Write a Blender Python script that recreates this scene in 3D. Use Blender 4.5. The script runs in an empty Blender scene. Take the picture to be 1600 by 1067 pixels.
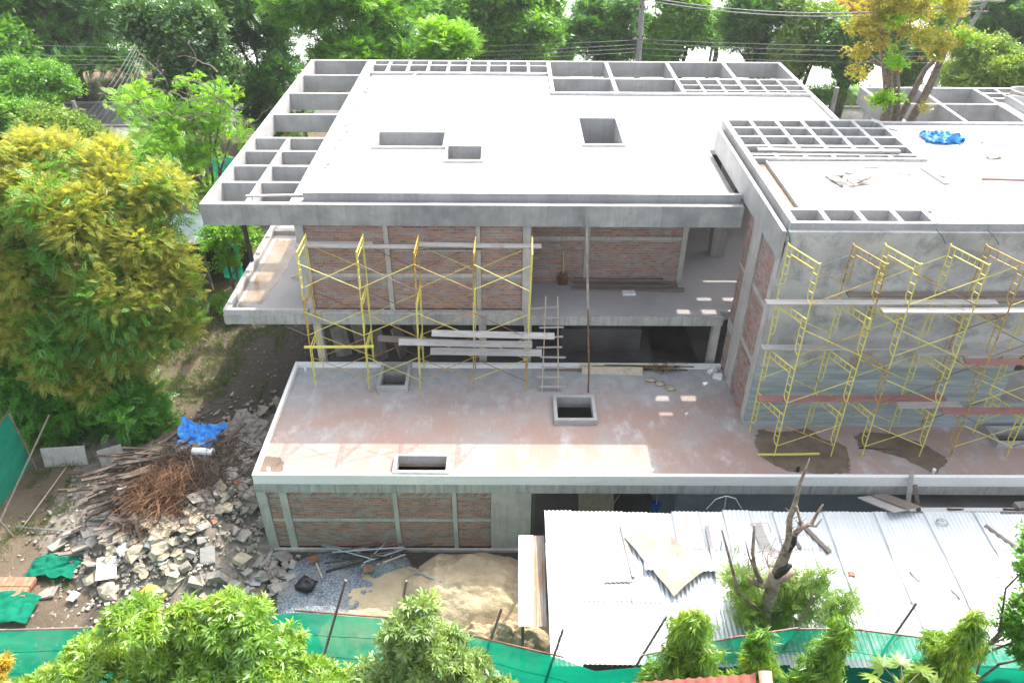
import bpy, math, random
import numpy as np
from mathutils import Vector, Matrix, noise as mnoise

scene = bpy.context.scene
C = scene.collection
# ------------------------------------------------------------------ camera
F, PITCH, YAW, ROLL, HC = 1210.17, .60732, .00548, .0075, 16.6
def _axes():
    cy, sy = math.cos(YAW), math.sin(YAW)
    r = np.array([cy, -sy, 0]); fh = np.array([sy, cy, 0]); u = np.array([0, 0, 1.])
    f = fh*math.cos(PITCH)-u*math.sin(PITCH); up = fh*math.sin(PITCH)+u*math.cos(PITCH)
    c, s = math.cos(ROLL), math.sin(ROLL)
    return np.array([r*c+up*s, -r*s+up*c, f])
MR = _axes()
cam_d = bpy.data.cameras.new('camera'); cam = bpy.data.objects.new('camera', cam_d); C.objects.link(cam)
cam_d.sensor_width = 36; cam_d.lens = F/1600*36; cam_d.clip_end = 5000; cam_d.clip_start = .5
mw = Matrix.Identity(4)
for i in range(3):
    mw[i][0] = MR[0][i]; mw[i][1] = MR[1][i]; mw[i][2] = -MR[2][i]
mw[2][3] = HC
cam.matrix_world = mw; scene.camera = cam
# ------------------------------------------------------------------ light
SUN = Vector((.445, .73, 1)).normalized()
EL = math.asin(SUN.z)
w = bpy.data.worlds.new('World'); scene.world = w; w.use_nodes = True
wn = w.node_tree.nodes; sky = wn.new('ShaderNodeTexSky'); sky.sky_type = 'NISHITA'; sky.sun_disc = False
sky.sun_elevation = EL; sky.sun_rotation = math.atan2(.445, .73); sky.dust_density = 5.0; sky.air_density = 1.0; sky.ozone_density = .6
bg = wn['Background']; bg.inputs[1].default_value = .15
hs = wn.new('ShaderNodeHueSaturation'); hs.inputs['Saturation'].default_value = .42
w.node_tree.links.new(sky.outputs[0], hs.inputs['Color']); w.node_tree.links.new(hs.outputs[0], bg.inputs[0])
sl = bpy.data.lights.new('sun', 'SUN'); sl.energy = 2.0; sl.angle = math.radians(.6); sl.color = (1, .91, .79)
so = bpy.data.objects.new('sun', sl); C.objects.link(so); so.rotation_euler = SUN.to_track_quat('Z', 'Y').to_euler()
scene.view_settings.view_transform = 'Standard'; scene.view_settings.look = 'None'
scene.view_settings.gamma = 1; scene.view_settings.use_curve_mapping = False
scene.view_settings.exposure = 1.86
scene.render.engine = 'CYCLES'

# ------------------------------------------------------------------ helpers
def ray(px, py):
    return MR.T @ np.array([(px-800)/F, -(py-533.5)/F, 1.])
def at(px, py, Y):
    r = ray(px, py); p = np.array([0, 0, HC])+r*(Y/r[1]); return Vector(p)
def atz(px, py, z):
    r = ray(px, py); p = np.array([0, 0, HC])+r*((z-HC)/r[2]); return Vector(p)

def tag(o, label=None, cat=None, group=None, kind=None):
    if label: o['label'] = label
    if cat: o['category'] = cat
    if group: o['group'] = group
    if kind: o['kind'] = kind
    return o
def empty(name, label, cat, loc=(0, 0, 0), group=None):
    o = bpy.data.objects.new(name, None); C.objects.link(o); o.location = loc; o.empty_display_size = .2
    return tag(o, label, cat, group)
def adopt(o, parent):
    o.parent = parent
    if parent is not None: o.matrix_parent_inverse = Matrix.Translation(parent_world(parent)).inverted()
def parent_world(p):
    v = Vector(p.location)
    return v   # roots carry only a translation; parts have identity transforms relative to world
def world_shift(p):
    # total translation of a parent chain
    return p['_w'] if p is not None and '_w' in p else (Vector(p.location) if p is not None else Vector((0, 0, 0)))

class MB:
    def __init__(s): s.v = []; s.f = []
    def add(s, vs, fs):
        n = len(s.v); s.v += [tuple(v) for v in vs]; s.f += [tuple(i+n for i in f) for f in fs]; return s
    def box(s, x0, x1, y0, y1, z0, z1):
        return s.add([(x0,y0,z0),(x1,y0,z0),(x1,y1,z0),(x0,y1,z0),(x0,y0,z1),(x1,y0,z1),(x1,y1,z1),(x0,y1,z1)],
                     [(0,3,2,1),(4,5,6,7),(0,1,5,4),(1,2,6,5),(2,3,7,6),(3,0,4,7)])
    def obox(s, c, size, rot=(0, 0, 0), jit=0, rng=None):
        from mathutils import Euler
        R = Euler(rot).to_matrix(); c = Vector(c); vs = []
        for dz in (-.5, .5):
            for dx, dy in ((-.5,-.5),(.5,-.5),(.5,.5),(-.5,.5)):
                v = Vector((dx*size[0], dy*size[1], dz*size[2]))
                if jit: v += Vector([rng.uniform(-jit, jit) for _ in range(3)])
                vs.append(c+R@v)
        return s.add(vs, [(0,3,2,1),(4,5,6,7),(0,1,5,4),(1,2,6,5),(2,3,7,6),(3,0,4,7)])
    def beam(s, a, b, wd, th, up=(0, 0, 1)):
        a = Vector(a); b = Vector(b); d = (b-a).normalized(); sd = d.cross(Vector(up))
        if sd.length < 1e-3: sd = d.cross(Vector((1, 0, 0)))
        sd.normalize(); u = sd.cross(d); vs = []
        for p in (a, b):
            for i, j in ((-1,-1),(1,-1),(1,1),(-1,1)): vs.append(p+sd*i*wd/2+u*j*th/2)
        return s.add(vs, [(0,1,2,3),(7,6,5,4),(0,4,5,1),(1,5,6,2),(2,6,7,3),(3,7,4,0)])
    def tube(s, pts, r, n=6, caps=True):
        pts = [Vector(p) for p in pts]
        rs = r if isinstance(r, (list, tuple)) else [r]*len(pts)
        base = len(s.v); ref = None
        for i, p in enumerate(pts):
            d = (pts[min(i+1, len(pts)-1)]-pts[max(i-1, 0)])
            d = d.normalized() if d.length > 1e-9 else Vector((0, 0, 1))
            if ref is None:
                ref = Vector((1, 0, 0)) if abs(d.x) < .8 else Vector((0, 1, 0))
            u = (ref-d*ref.dot(d)).normalized(); ref = u; v = d.cross(u)
            for k in range(n):
                a = 2*math.pi*k/n; s.v.append(tuple(p+(u*math.cos(a)+v*math.sin(a))*rs[i]))
        for i in range(len(pts)-1):
            for k in range(n):
                a = base+i*n+k; b = base+i*n+(k+1) % n
                s.f.append((a, b, b+n, a+n))
        if caps:
            s.f.append(tuple(base+k for k in reversed(range(n)))); s.f.append(tuple(base+(len(pts)-1)*n+k for k in range(n)))
        return s
    def blob(s, c, rad, rng, n=7, m=5, rough=.25):
        c = Vector(c); base = len(s.v); off = Vector((rng.random()*50, rng.random()*50, 0))
        for i in range(m+1):
            th = math.pi*i/m
            for k in range(n):
                ph = 2*math.pi*k/n
                d = Vector((math.sin(th)*math.cos(ph), math.sin(th)*math.sin(ph), math.cos(th)))
                q = 1+rough*mnoise.noise(d*1.7+off)*2
                s.v.append((c.x+d.x*rad[0]*q, c.y+d.y*rad[1]*q, c.z+d.z*rad[2]*q))
        for i in range(m):
            for k in range(n):
                a = base+i*n+k; b = base+i*n+(k+1) % n; s.f.append((a, a+n, b+n, b))
        return s
    def build(s, name, mat, parent=None, smooth=False, kind=None, label=None, bevel=0):
        me = bpy.data.meshes.new(name); me.from_pydata(s.v, [], s.f); me.validate(); me.update()
        if isinstance(mat, (list, tuple)):
            for m_ in mat: me.materials.append(m_)
        else: me.materials.append(mat)
        if smooth: me.polygons.foreach_set('use_smooth', [True]*len(me.polygons))
        o = bpy.data.objects.new(name, me); C.objects.link(o)
        if parent is not None:
            o.parent = parent; o.location = -rootloc(parent)
        if kind: o['kind'] = kind
        if label: o['label'] = label
        if bevel:
            b = o.modifiers.new('bevel', 'BEVEL'); b.width = bevel; b.segments = 1; b.limit_method = 'ANGLE'
        return o
def rootloc(p):
    v = Vector((0, 0, 0))
    while p is not None: v += Vector(p.location); p = p.parent
    return v

def plan(mb, solids, holes, z0, z1, axes='xy'):
    """union of rectangles minus holes, extruded; axes xy: horizontal slab, xz: wall with depth y"""
    xs = sorted({round(v, 4) for r in solids+holes for v in r[:2]}); ys = sorted({round(v, 4) for r in solids+holes for v in r[2:]})
    nx, ny = len(xs)-1, len(ys)-1
    def inside(x, y, rs): return any(r[0] < x < r[1] and r[2] < y < r[3] for r in rs)
    S = [[inside((xs[i]+xs[i+1])/2, (ys[j]+ys[j+1])/2, solids) and not inside((xs[i]+xs[i+1])/2, (ys[j]+ys[j+1])/2, holes) for j in range(ny)] for i in range(nx)]
    cache = {}
    def V(i, j, t):
        k = (i, j, t)
        if k not in cache:
            a, b, c = xs[i], ys[j], (z0, z1)[t]
            cache[k] = len(mb.v); mb.v.append((a, b, c) if axes == 'xy' else ((a, c, b) if axes == 'xz' else (c, a, b)))
        return cache[k]
    fl = axes == 'xz'
    def F_(*q): mb.f.append(tuple(reversed(q)) if fl else tuple(q))
    g = lambda i, j: 0 <= i < nx and 0 <= j < ny and S[i][j]
    for i in range(nx):
        for j in range(ny):
            if not S[i][j]: continue
            F_(V(i,j,1),V(i+1,j,1),V(i+1,j+1,1),V(i,j+1,1)); F_(V(i,j,0),V(i,j+1,0),V(i+1,j+1,0),V(i+1,j,0))
            if not g(i,j-1): F_(V(i,j,0),V(i+1,j,0),V(i+1,j,1),V(i,j,1))
            if not g(i,j+1): F_(V(i+1,j+1,0),V(i,j+1,0),V(i,j+1,1),V(i+1,j+1,1))
            if not g(i-1,j): F_(V(i,j+1,0),V(i,j,0),V(i,j,1),V(i,j+1,1))
            if not g(i+1,j): F_(V(i+1,j,0),V(i+1,j+1,0),V(i+1,j+1,1),V(i+1,j,1))
    return mb

# ------------------------------------------------------------------ materials
class N:
    def __init__(s, name):
        s.m = bpy.data.materials.new(name); s.m.use_nodes = True; s.t = s.m.node_tree; s.n = s.t.nodes
        s.b = s.n['Principled BSDF']; s.out = s.n['Material Output']; s.geo = s.n.new('ShaderNodeNewGeometry')
        s.pos = s.geo.outputs['Position']
    def L(s, a, b): s.t.links.new(a, b)
    def mapv(s, scale, src=None, rot=None):
        m = s.n.new('ShaderNodeMapping'); m.inputs['Scale'].default_value = scale
        if rot: m.inputs['Rotation'].default_value = rot
        s.L(src or s.pos, m.inputs[0]); return m.outputs[0]
    def noise(s, scale, detail=4, vec=None, rough=.6, dist=0):
        n = s.n.new('ShaderNodeTexNoise'); n.inputs['Scale'].default_value = scale; n.inputs['Detail'].default_value = detail
        n.inputs['Roughness'].default_value = rough; n.inputs['Distortion'].default_value = dist
        s.L(vec or s.pos, n.inputs['Vector']); return n.outputs[0]
    def ramp(s, fac, a, b, ca=(0,0,0,1), cb=(1,1,1,1)):
        r = s.n.new('ShaderNodeValToRGB'); r.color_ramp.elements[0].position = a; r.color_ramp.elements[1].position = b
        r.color_ramp.elements[0].color = ca; r.color_ramp.elements[1].color = cb; s.L(fac, r.inputs[0]); return r.outputs[0]
    def mix(s, fac, a, b, mode='MIX'):
        m = s.n.new('ShaderNodeMix'); m.data_type = 'RGBA'; m.blend_type = mode
        for k, v in ((0, fac), (6, a), (7, b)):
            if hasattr(v, 'links'): s.L(v, m.inputs[k])
            elif k == 0: m.inputs[0].default_value = v
            else: m.inputs[k].default_value = (*v, 1) if len(v) == 3 else v
        return m.outputs[2]
    def bump(s, h, strength=.3, dist=.02):
        b = s.n.new('ShaderNodeBump'); b.inputs['Strength'].default_value = strength; b.inputs['Distance'].default_value = dist
        s.L(h, b.inputs['Height']); s.L(b.outputs[0], s.b.inputs['Normal'])
    def fin(s, col, rough=.85, metal=0, spec=.3):
        if hasattr(col, 'links'): s.L(col, s.b.inputs['Base Color'])
        else: s.b.inputs['Base Color'].default_value = (*col, 1)
        if hasattr(rough, 'links'): s.L(rough, s.b.inputs['Roughness'])
        else: s.b.inputs['Roughness'].default_value = rough
        s.b.inputs['Metallic'].default_value = metal; s.b.inputs['Specular IOR Level'].default_value = spec
        return s.m

def g3(v, t=(1, 1, 1)): return (v*t[0], v*t[1], v*t[2])
def concrete(name, a, b, scale=.7, streak=0, dark=(.12,.12,.11), panel=0, white=0, bump=.25, tint2=None):
    m = N(name)
    c = m.mix(m.ramp(m.noise(scale, 6), .35, .65), a, b)
    if tint2: c = m.mix(m.ramp(m.noise(scale*.6+.13, 5), .5, .7), c, tint2)
    if panel:
        sx = m.n.new('ShaderNodeSeparateXYZ'); m.L(m.pos, sx.inputs[0])
        ad = m.n.new('ShaderNodeMath'); ad.operation = 'MULTIPLY'; m.L(sx.outputs[0], ad.inputs[0]); ad.inputs[1].default_value = 1/panel
        fl = m.n.new('ShaderNodeMath'); fl.operation = 'FLOOR'; m.L(ad.outputs[0], fl.inputs[0])
        wn_ = m.n.new('ShaderNodeTexWhiteNoise'); wn_.noise_dimensions = '1D'; m.L(fl.outputs[0], wn_.inputs['W'])
        c = m.mix(m.ramp(wn_.outputs[0], 0, 1, (.84,.84,.85,1), (1.08,1.08,1.07,1)), c, c, 'MULTIPLY') if False else m.mix(1, c, m.ramp(wn_.outputs[0], 0, 1, (.85,.85,.86,1), (1.1,1.1,1.08,1)), 'MULTIPLY')
        fr = m.n.new('ShaderNodeMath'); fr.operation = 'FRACT'; m.L(ad.outputs[0], fr.inputs[0])
        c = m.mix(m.ramp(fr.outputs[0], .012, .03, (.28,)*3+(1,), (0,0,0,1)), c, dark)
    if streak:
        v = m.noise(1, 5, m.mapv((7, 7, .45)), .65)
        c = m.mix(m.ramp(v, .48, .72, (0,0,0,1), (streak,)*3+(1,)), c, dark)
        v2 = m.noise(1, 4, m.mapv((5.3, 4.3, .7)), .6)
        c = m.mix(m.ramp(v2, .55, .75, (0,0,0,1), (streak*.7,)*3+(1,)), c, tuple(min(1, x*1.45) for x in b))
    if white:
        v = m.noise(2.2, 6, m.mapv((1, .8, 1)), .7)
        c = m.mix(m.ramp(v, .52, .66, (0,0,0,1), (white,)*3+(1,)), c, (.62,.62,.62))
    f = m.noise(26, 4)
    c = m.mix(1, c, m.ramp(f, .3, .7, (.86,)*3+(1,), (1.1,)*3+(1,)), 'MULTIPLY')
    m.bump(m.noise(18, 6), bump, .02)
    return m.fin(c, .88)
M = {}
M['slab'] = concrete('pale roof concrete', (.74,.745,.74), (.80,.80,.79), .5, bump=.15)
M['beam'] = concrete('cast beam concrete', (.31,.31,.31), (.42,.42,.415), .8, streak=.28, dark=(.2,.2,.2))
M['fascia'] = concrete('formwork concrete', (.25,.255,.255), (.40,.40,.395), 1.1, streak=.25, dark=(.14,.145,.14), panel=1.22)
M['fascia_dark'] = concrete('weathered beam concrete', (.32,.32,.305), (.45,.45,.43), 1.1, streak=.6, dark=(.13,.13,.12))
def wall_mat():
    m = N('plastered wall')
    c = m.mix(m.ramp(m.noise(.5, 7, dist=.6), .36, .64), (.29,.29,.285), (.49,.49,.48))
    c = m.mix(m.ramp(m.noise(1.3, 8, rough=.7, dist=.5), .48, .62, (0,0,0,1), (.7,)*3+(1,)), c, (.21,.215,.215))
    v = m.noise(1, 5, m.mapv((2.6, 2.6, .5)), .7)
    c = m.mix(m.ramp(v, .56, .75, (0,0,0,1), (.5,)*3+(1,)), c, (.45,.46,.47))
    sx = m.n.new('ShaderNodeSeparateXYZ'); m.L(m.pos, sx.inputs[0])
    lowz = m.ramp(sx.outputs[2], 0, 1); mr = m.n.new('ShaderNodeMapRange'); m.L(sx.outputs[2], mr.inputs[0]); mr.inputs[1].default_value = 2.45; mr.inputs[2].default_value = 2.35
    hz = m.noise(1, 6, m.mapv((.5, .5, 6)), .7)
    low = m.mix(m.ramp(hz, .42, .6), (.24,.28,.29), (.34,.39,.41))
    c = m.mix(mr.outputs[0], c, low)
    vo = m.n.new('ShaderNodeTexVoronoi'); vo.inputs['Randomness'].default_value = .12; vo.inputs['Scale'].default_value = 1.55; m.L(m.pos, vo.inputs['Vector'])
    c = m.mix(m.ramp(vo.outputs['Distance'], .035, .05, (.8,)*3+(1,), (0,0,0,1)), c, (.06,.06,.06))
    c = m.mix(1, c, m.ramp(m.noise(26, 4), .3, .7, (.88,)*3+(1,), (1.08,)*3+(1,)), 'MULTIPLY')
    m.bump(m.noise(12, 7), .3, .02)
    return m.fin(c, .88)
M['wall'] = wall_mat()
M['column'] = concrete('column concrete', (.39,.37,.35), (.51,.485,.455), 1.5, streak=.4, dark=(.17,.17,.15))
M['smooth'] = concrete('render plaster blue grey', (.22,.25,.30), (.28,.31,.36), .4, streak=.15)
M['dark_int'] = concrete('unlit interior concrete', (.12,.115,.11), (.19,.18,.17), .5)  # interior shade put into the colour, darker than the other concretes
M['path'] = concrete('block paving', (.3,.29,.28), (.38,.37,.35), .5)
def terrace_mat():
    m = N('pinkish terrace screed')
    base = m.mix(m.ramp(m.noise(.45, 7, dist=.5), .36, .58), (.33,.325,.325), (.36,.245,.215))
    v = m.noise(1.1, 8, m.mapv((1.2, .7, 1)), .72)
    base = m.mix(m.ramp(v, .52, .66, (0,0,0,1), (.85,.85,.85,1)), base, (.50,.50,.52))
    base = m.mix(m.ramp(m.noise(.7, 6), .35, .6, (0,0,0,1), (.6,)*3+(1,)), base, (.345,.25,.205))
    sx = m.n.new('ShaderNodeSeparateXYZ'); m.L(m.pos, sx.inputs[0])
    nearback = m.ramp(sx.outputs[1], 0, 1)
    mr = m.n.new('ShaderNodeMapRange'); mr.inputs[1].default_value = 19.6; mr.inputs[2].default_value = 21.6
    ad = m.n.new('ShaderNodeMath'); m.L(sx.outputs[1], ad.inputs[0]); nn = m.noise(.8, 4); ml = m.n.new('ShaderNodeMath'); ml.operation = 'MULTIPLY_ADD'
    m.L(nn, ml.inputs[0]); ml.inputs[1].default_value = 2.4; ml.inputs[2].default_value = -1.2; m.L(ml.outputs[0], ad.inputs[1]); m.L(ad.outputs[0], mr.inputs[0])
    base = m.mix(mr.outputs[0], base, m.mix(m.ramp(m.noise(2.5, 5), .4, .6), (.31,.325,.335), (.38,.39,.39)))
    sp = m.noise(9, 5)
    base = m.mix(m.ramp(sp, .60, .70, (0,0,0,1), (.45,)*3+(1,)), base, (.20,.17,.16))
    base = m.mix(m.ramp(m.noise(1, 8, m.mapv((14, 2.2, 1)), .75), .56, .68, (0,0,0,1), (.45,)*3+(1,)), base, (.50,.48,.47))
    base = m.mix(m.ramp(m.noise(1, 7, m.mapv((2.0, 11, 1), rot=(0, 0, .5)), .75), .60, .70, (0,0,0,1), (.4,)*3+(1,)), base, (.25,.20,.19))
    base = m.mix(1, base, m.ramp(m.noise(40, 3), .3, .7, (.9,)*3+(1,), (1.07,)*3+(1,)), 'MULTIPLY')
    m.bump(m.noise(15, 6), .15, .01)
    return m.fin(base, .8)
M['terrace'] = terrace_mat()
M['floor2'] = concrete('upper floor screed', (.33,.325,.33), (.42,.40,.40), .5, tint2=(.40,.36,.35))
def wetmat(name, a, b, rough):
    m = N(name); m.fin(m.mix(m.ramp(m.noise(1.5, 6), .35, .65), a, b), rough, spec=.5)
    at_ = m.n.new('ShaderNodeAttribute'); at_.attribute_name = 'edge'
    ad = m.n.new('ShaderNodeMath'); ad.operation = 'MULTIPLY_ADD'; m.L(m.noise(2.6, 8, rough=.7), ad.inputs[0]); ad.inputs[1].default_value = 1.3; m.L(at_.outputs['Fac'], ad.inputs[2])
    al = m.ramp(ad.outputs[0], .78, .98); tp = m.n.new('ShaderNodeBsdfTransparent'); mx = m.n.new('ShaderNodeMixShader')
    m.L(al, mx.inputs[0]); m.L(tp.outputs[0], mx.inputs[1]); m.L(m.b.outputs[0], mx.inputs[2]); m.L(mx.outputs[0], m.out.inputs[0]); return m.m
M['wet'] = wetmat('wet stained concrete', (.12,.085,.06), (.19,.145,.11), .22)
M['rustwet'] = wetmat('standing muddy water', (.22,.15,.08), (.30,.25,.19), .2)
def brick_mat(sm=.65):
    m = N('rough red brick')
    c = m.mix(m.ramp(m.geo.outputs['Random Per Island'], .1, .9), (.27,.155,.125), (.45,.225,.16))
    v = m.noise(2.2, 6, m.mapv((1, 1, 1.6)), .7)
    c = m.mix(m.ramp(v, sm-.16, sm), c, (.33,.295,.28))
    c = m.mix(m.ramp(m.noise(14, 4), .58, .70, (0,0,0,1), (.7,)*3+(1,)), c, (.37,.345,.325))
    m.bump(m.noise(30, 4), .3, .01)
    return m.fin(c, .92)
M['brick'] = brick_mat(); M['brick_grey'] = brick_mat(.60)
M['mortar'] = concrete('smeared mortar', (.29,.27,.255), (.39,.365,.345), 2, streak=.2)
def simple(name, c, rough=.7, metal=0, var=.15, sc=5, bump=.1, spec=.3):
    m = N(name); a = tuple(x*(1-var) for x in c); b = tuple(min(1, x*(1+var)) for x in c)
    col = m.mix(m.ramp(m.noise(sc, 5), .35, .65), a, b)
    if bump: m.bump(m.noise(sc*4, 4), bump, .01)
    return m.fin(col, rough, metal, spec)
def wood(name, a, b, axis=(1, 14, 14)):
    m = N(name)
    c = m.mix(m.ramp(m.noise(1.5, 6, m.mapv(axis)), .3, .7), a, b)
    c = m.mix(m.ramp(m.noise(3, 5), .6, .72, (0,0,0,1), (.5,)*3+(1,)), c, tuple(x*.45 for x in a))
    m.bump(m.noise(2, 5, m.mapv(axis)), .25, .01)
    return m.fin(c, .85)
M['plank'] = wood('weathered scaffold plank', (.30,.28,.27), (.44,.42,.40))
M['plank_dark'] = wood('grey old timber', (.14,.115,.10), (.24,.20,.175))
M['timber'] = wood('dark debris timber', (.055,.042,.035), (.15,.12,.095), (6, 6, 6))
M['plank_red'] = wood('red stained timber', (.28,.12,.11), (.36,.19,.17))
M['wood_light'] = wood('raw timber', (.42,.34,.25), (.55,.47,.36), (5, 5, 5))
def paintmat(name, c, rust, amt):
    m = N(name)
    col = m.mix(m.ramp(m.noise(6, 6), amt, amt+.1, (0,0,0,1), (1,1,1,1)), c, rust)
    return m.fin(col, .5, spec=.4)
M['yellow'] = paintmat('yellow scaffold paint', (.62,.56,.13), (.34,.19,.06), .60)
M['orange'] = paintmat('rusty orange scaffold paint', (.44,.29,.05), (.24,.11,.04), .52)
M['rust'] = paintmat('rusty brown steel', (.13,.075,.045), (.22,.10,.05), .5)
M['mudwater'] = simple('muddy gutter water', (.15,.12,.08), .3)
M['greysteel'] = simple('dull grey steel', (.30,.31,.32), .45, .4)
M['darksteel'] = simple('dark steel', (.045,.043,.04), .6, .2)
M['galv'] = None
def tin(name, col, rust=0, rough=.38):
    m = N(name)
    c = m.mix(m.ramp(m.geo.outputs['Random Per Island'], 0, 1), tuple(x*.93 for x in col), col)
    c = m.mix(m.ramp(m.noise(.9, 6), .4, .7, (0,0,0,1), (.35,)*3+(1,)), c, (.42,.45,.48))
    if rust:
        c = m.mix(m.ramp(m.noise(1.3, 6, m.mapv((3, .7, 1))), .5-rust*.2, .75-rust*.2, (0,0,0,1), (rust,)*3+(1,)), c, (.28,.17,.10))
    c = m.mix(m.ramp(m.noise(11, 4), .66, .72, (0,0,0,1), (.5,)*3+(1,)), c, (.22,.21,.2))
    return m.fin(c, rough, .3, .5)
M['tin'] = tin('galvanised corrugated steel', (.53,.57,.60), .12); M['tin_faint'] = tin('faintly rusted sheet', (.52,.50,.47), .35, .6)
M['tin_rust'] = tin('rust streaked corrugated steel', (.36,.34,.32), .9, .7)
M['tin_tan'] = tin('tan painted sheet', (.60,.50,.42), .2, .7)
M['tin_blue'] = tin('blue grey corrugated steel', (.45,.53,.62), 0, .4)
def net(name, c, tr=.12):
    m = N(name); n = m.n
    v = m.noise(1.2, 4, m.mapv((.6, .6, 2)))
    col = m.mix(m.ramp(v, .35, .65), tuple(x*.75 for x in c), c)
    d = n.new('ShaderNodeBsdfDiffuse'); t = n.new('ShaderNodeBsdfTranslucent'); x = n.new('ShaderNodeMixShader'); x.inputs[0].default_value = .5
    m.L(col, d.inputs[0]); m.L(col, t.inputs[0]); m.L(d.outputs[0], x.inputs[1]); m.L(t.outputs[0], x.inputs[2])
    tp = n.new('ShaderNodeBsdfTransparent'); y = n.new('ShaderNodeMixShader'); m.L(m.ramp(m.noise(1, 6, m.mapv((1.5, 1.5, .8)), .7), .4, .7, (tr*.4,)*3+(1,), (tr*2.6,)*3+(1,)), y.inputs[0])
    m.bump(m.noise(1, 3, m.mapv((9, 9, 1.2))), .5, .05) if False else None
    m.L(x.outputs[0], y.inputs[1]); m.L(tp.outputs[0], y.inputs[2]); m.L(y.outputs[0], m.out.inputs[0])
    return m.m
M['net'] = net('green shade netting', (.002,.36,.21), .1)
M['netd'] = net('green netting in shade', (.02,.33,.21), .05)
def leafmat(name, a, b, young=None, trans=.38, gloss=.06, ns=.55, nr=(.42, .62)):
    m = N(name); n = m.n
    c = m.mix(m.ramp(m.geo.outputs['Random Per Island'], 0, 1), a, b)
    if young: c = m.mix(m.ramp(m.noise(ns, 4), *nr), c, m.mix(m.ramp(m.geo.outputs['Random Per Island'], .2, 1), b, young))
    d = n.new('ShaderNodeBsdfDiffuse'); t = n.new('ShaderNodeBsdfTranslucent'); x = n.new('ShaderNodeMixShader'); x.inputs[0].default_value = trans
    tc = m.mix(1, c, (1.5, 1.35, .5), 'MULTIPLY')
    m.L(c, d.inputs[0]); m.L(tc, t.inputs[0]); m.L(d.outputs[0], x.inputs[1]); m.L(t.outputs[0], x.inputs[2])
    gl = n.new('ShaderNodeBsdfGlossy'); gl.inputs['Roughness'].default_value = .42; gl.inputs[0].default_value = (.8,.9,.8,1)
    y = n.new('ShaderNodeMixShader'); y.inputs[0].default_value = gloss
    m.L(x.outputs[0], y.inputs[1]); m.L(gl.outputs[0], y.inputs[2]); m.L(y.outputs[0], m.out.inputs[0])
    return m.m
M['bark'] = simple('grey brown bark', (.13,.105,.085), .9, var=.4, sc=8, bump=.6)
M['bark_dark'] = simple('dark bark', (.06,.05,.042), .9, var=.4, sc=6, bump=.6)
M['deadwood'] = simple('bleached dead wood', (.24,.19,.155), .9, var=.45, sc=5, bump=.8)
M['twig'] = simple('dry brown twigs', (.12,.062,.036), .9, var=.5, sc=3, bump=0)
M['blue'] = simple('blue tarpaulin', (.03,.22,.62), .45, var=.3, sc=7, bump=.5)
M['white'] = simple('white plastic', (.72,.74,.75), .5)
M['sack'] = simple('beige cement sack paper', (.38,.335,.25), .85, var=.35, sc=3, bump=.4)
M['sackg'] = simple('grey torn sacking', (.27,.25,.22), .9, var=.35, sc=3, bump=.4)
M['black'] = simple('black plastic bag', (.02,.02,.022), .4)
M['clay'] = simple('fired clay', (.42,.17,.11), .8, var=.25, sc=6)
M['rooftile'] = simple('dull red roof tile', (.38,.12,.09), .6, var=.2, sc=4)
M['chunk'] = concrete('broken concrete', (.22,.20,.175), (.38,.355,.315), 2.5)
M['rope'] = simple('rope', (.30,.26,.20), .9)
M['ropeg'] = simple('dark green rope', (.03,.10,.09), .9)
M['wire'] = simple('overhead cable', (.20,.21,.22), .6)
M['pole'] = simple('weathered concrete pole', (.27,.26,.25), .9)
M['plasticblue'] = simple('blue bucket plastic', (.02,.09,.32), .4)
M['grass'] = leafmat('grass blades', (.05,.12,.02), (.11,.18,.03))
def ground_mat():
    m = N('bare soil and litter')
    c = m.mix(m.ramp(m.noise(.35, 6), .35, .65), (.09,.07,.05), (.18,.14,.10))
    c = m.mix(m.ramp(m.noise(.22, 5), .55, .68), c, (.09,.11,.04))
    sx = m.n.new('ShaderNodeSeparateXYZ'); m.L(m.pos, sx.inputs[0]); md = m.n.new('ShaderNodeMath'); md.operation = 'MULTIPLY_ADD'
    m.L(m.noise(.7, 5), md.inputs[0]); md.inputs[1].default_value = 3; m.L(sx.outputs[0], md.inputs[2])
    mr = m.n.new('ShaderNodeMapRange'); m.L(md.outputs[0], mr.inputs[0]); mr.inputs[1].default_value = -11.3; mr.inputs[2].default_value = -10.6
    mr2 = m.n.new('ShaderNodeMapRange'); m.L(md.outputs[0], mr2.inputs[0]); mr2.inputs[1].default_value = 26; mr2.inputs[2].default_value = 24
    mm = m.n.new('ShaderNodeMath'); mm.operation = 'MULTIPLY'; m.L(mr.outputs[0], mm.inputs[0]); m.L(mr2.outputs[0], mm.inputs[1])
    c = m.mix(mm.outputs[0], c, (.062,.054,.046))  # dark grit strip, with the building's shade also put into its colour
    c = m.mix(m.ramp(m.noise(7, 6, rough=.75), .58, .72, (0,0,0,1), (.7,)*3+(1,)), c, (.28,.25,.21))
    c = m.mix(m.ramp(m.noise(11, 5), .6, .72, (0,0,0,1), (.6,)*3+(1,)), c, (.05,.045,.035))
    m.bump(m.noise(5, 8, rough=.7), .9, .08)
    return m.fin(c, .95)
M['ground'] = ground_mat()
def sand_mat():
    m = N('damp building sand'); c = m.mix(m.ramp(m.noise(.8, 6), .35, .65), (.43,.345,.23), (.60,.49,.33))
    c = m.mix(m.ramp(m.noise(9, 6, rough=.75), .58, .68, (0,0,0,1), (.55,)*3+(1,)), c, (.22,.18,.13))
    m.bump(m.noise(4, 10, rough=.75), 1, .14); return m.fin(c, .95)
M['sand'] = sand_mat()
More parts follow.
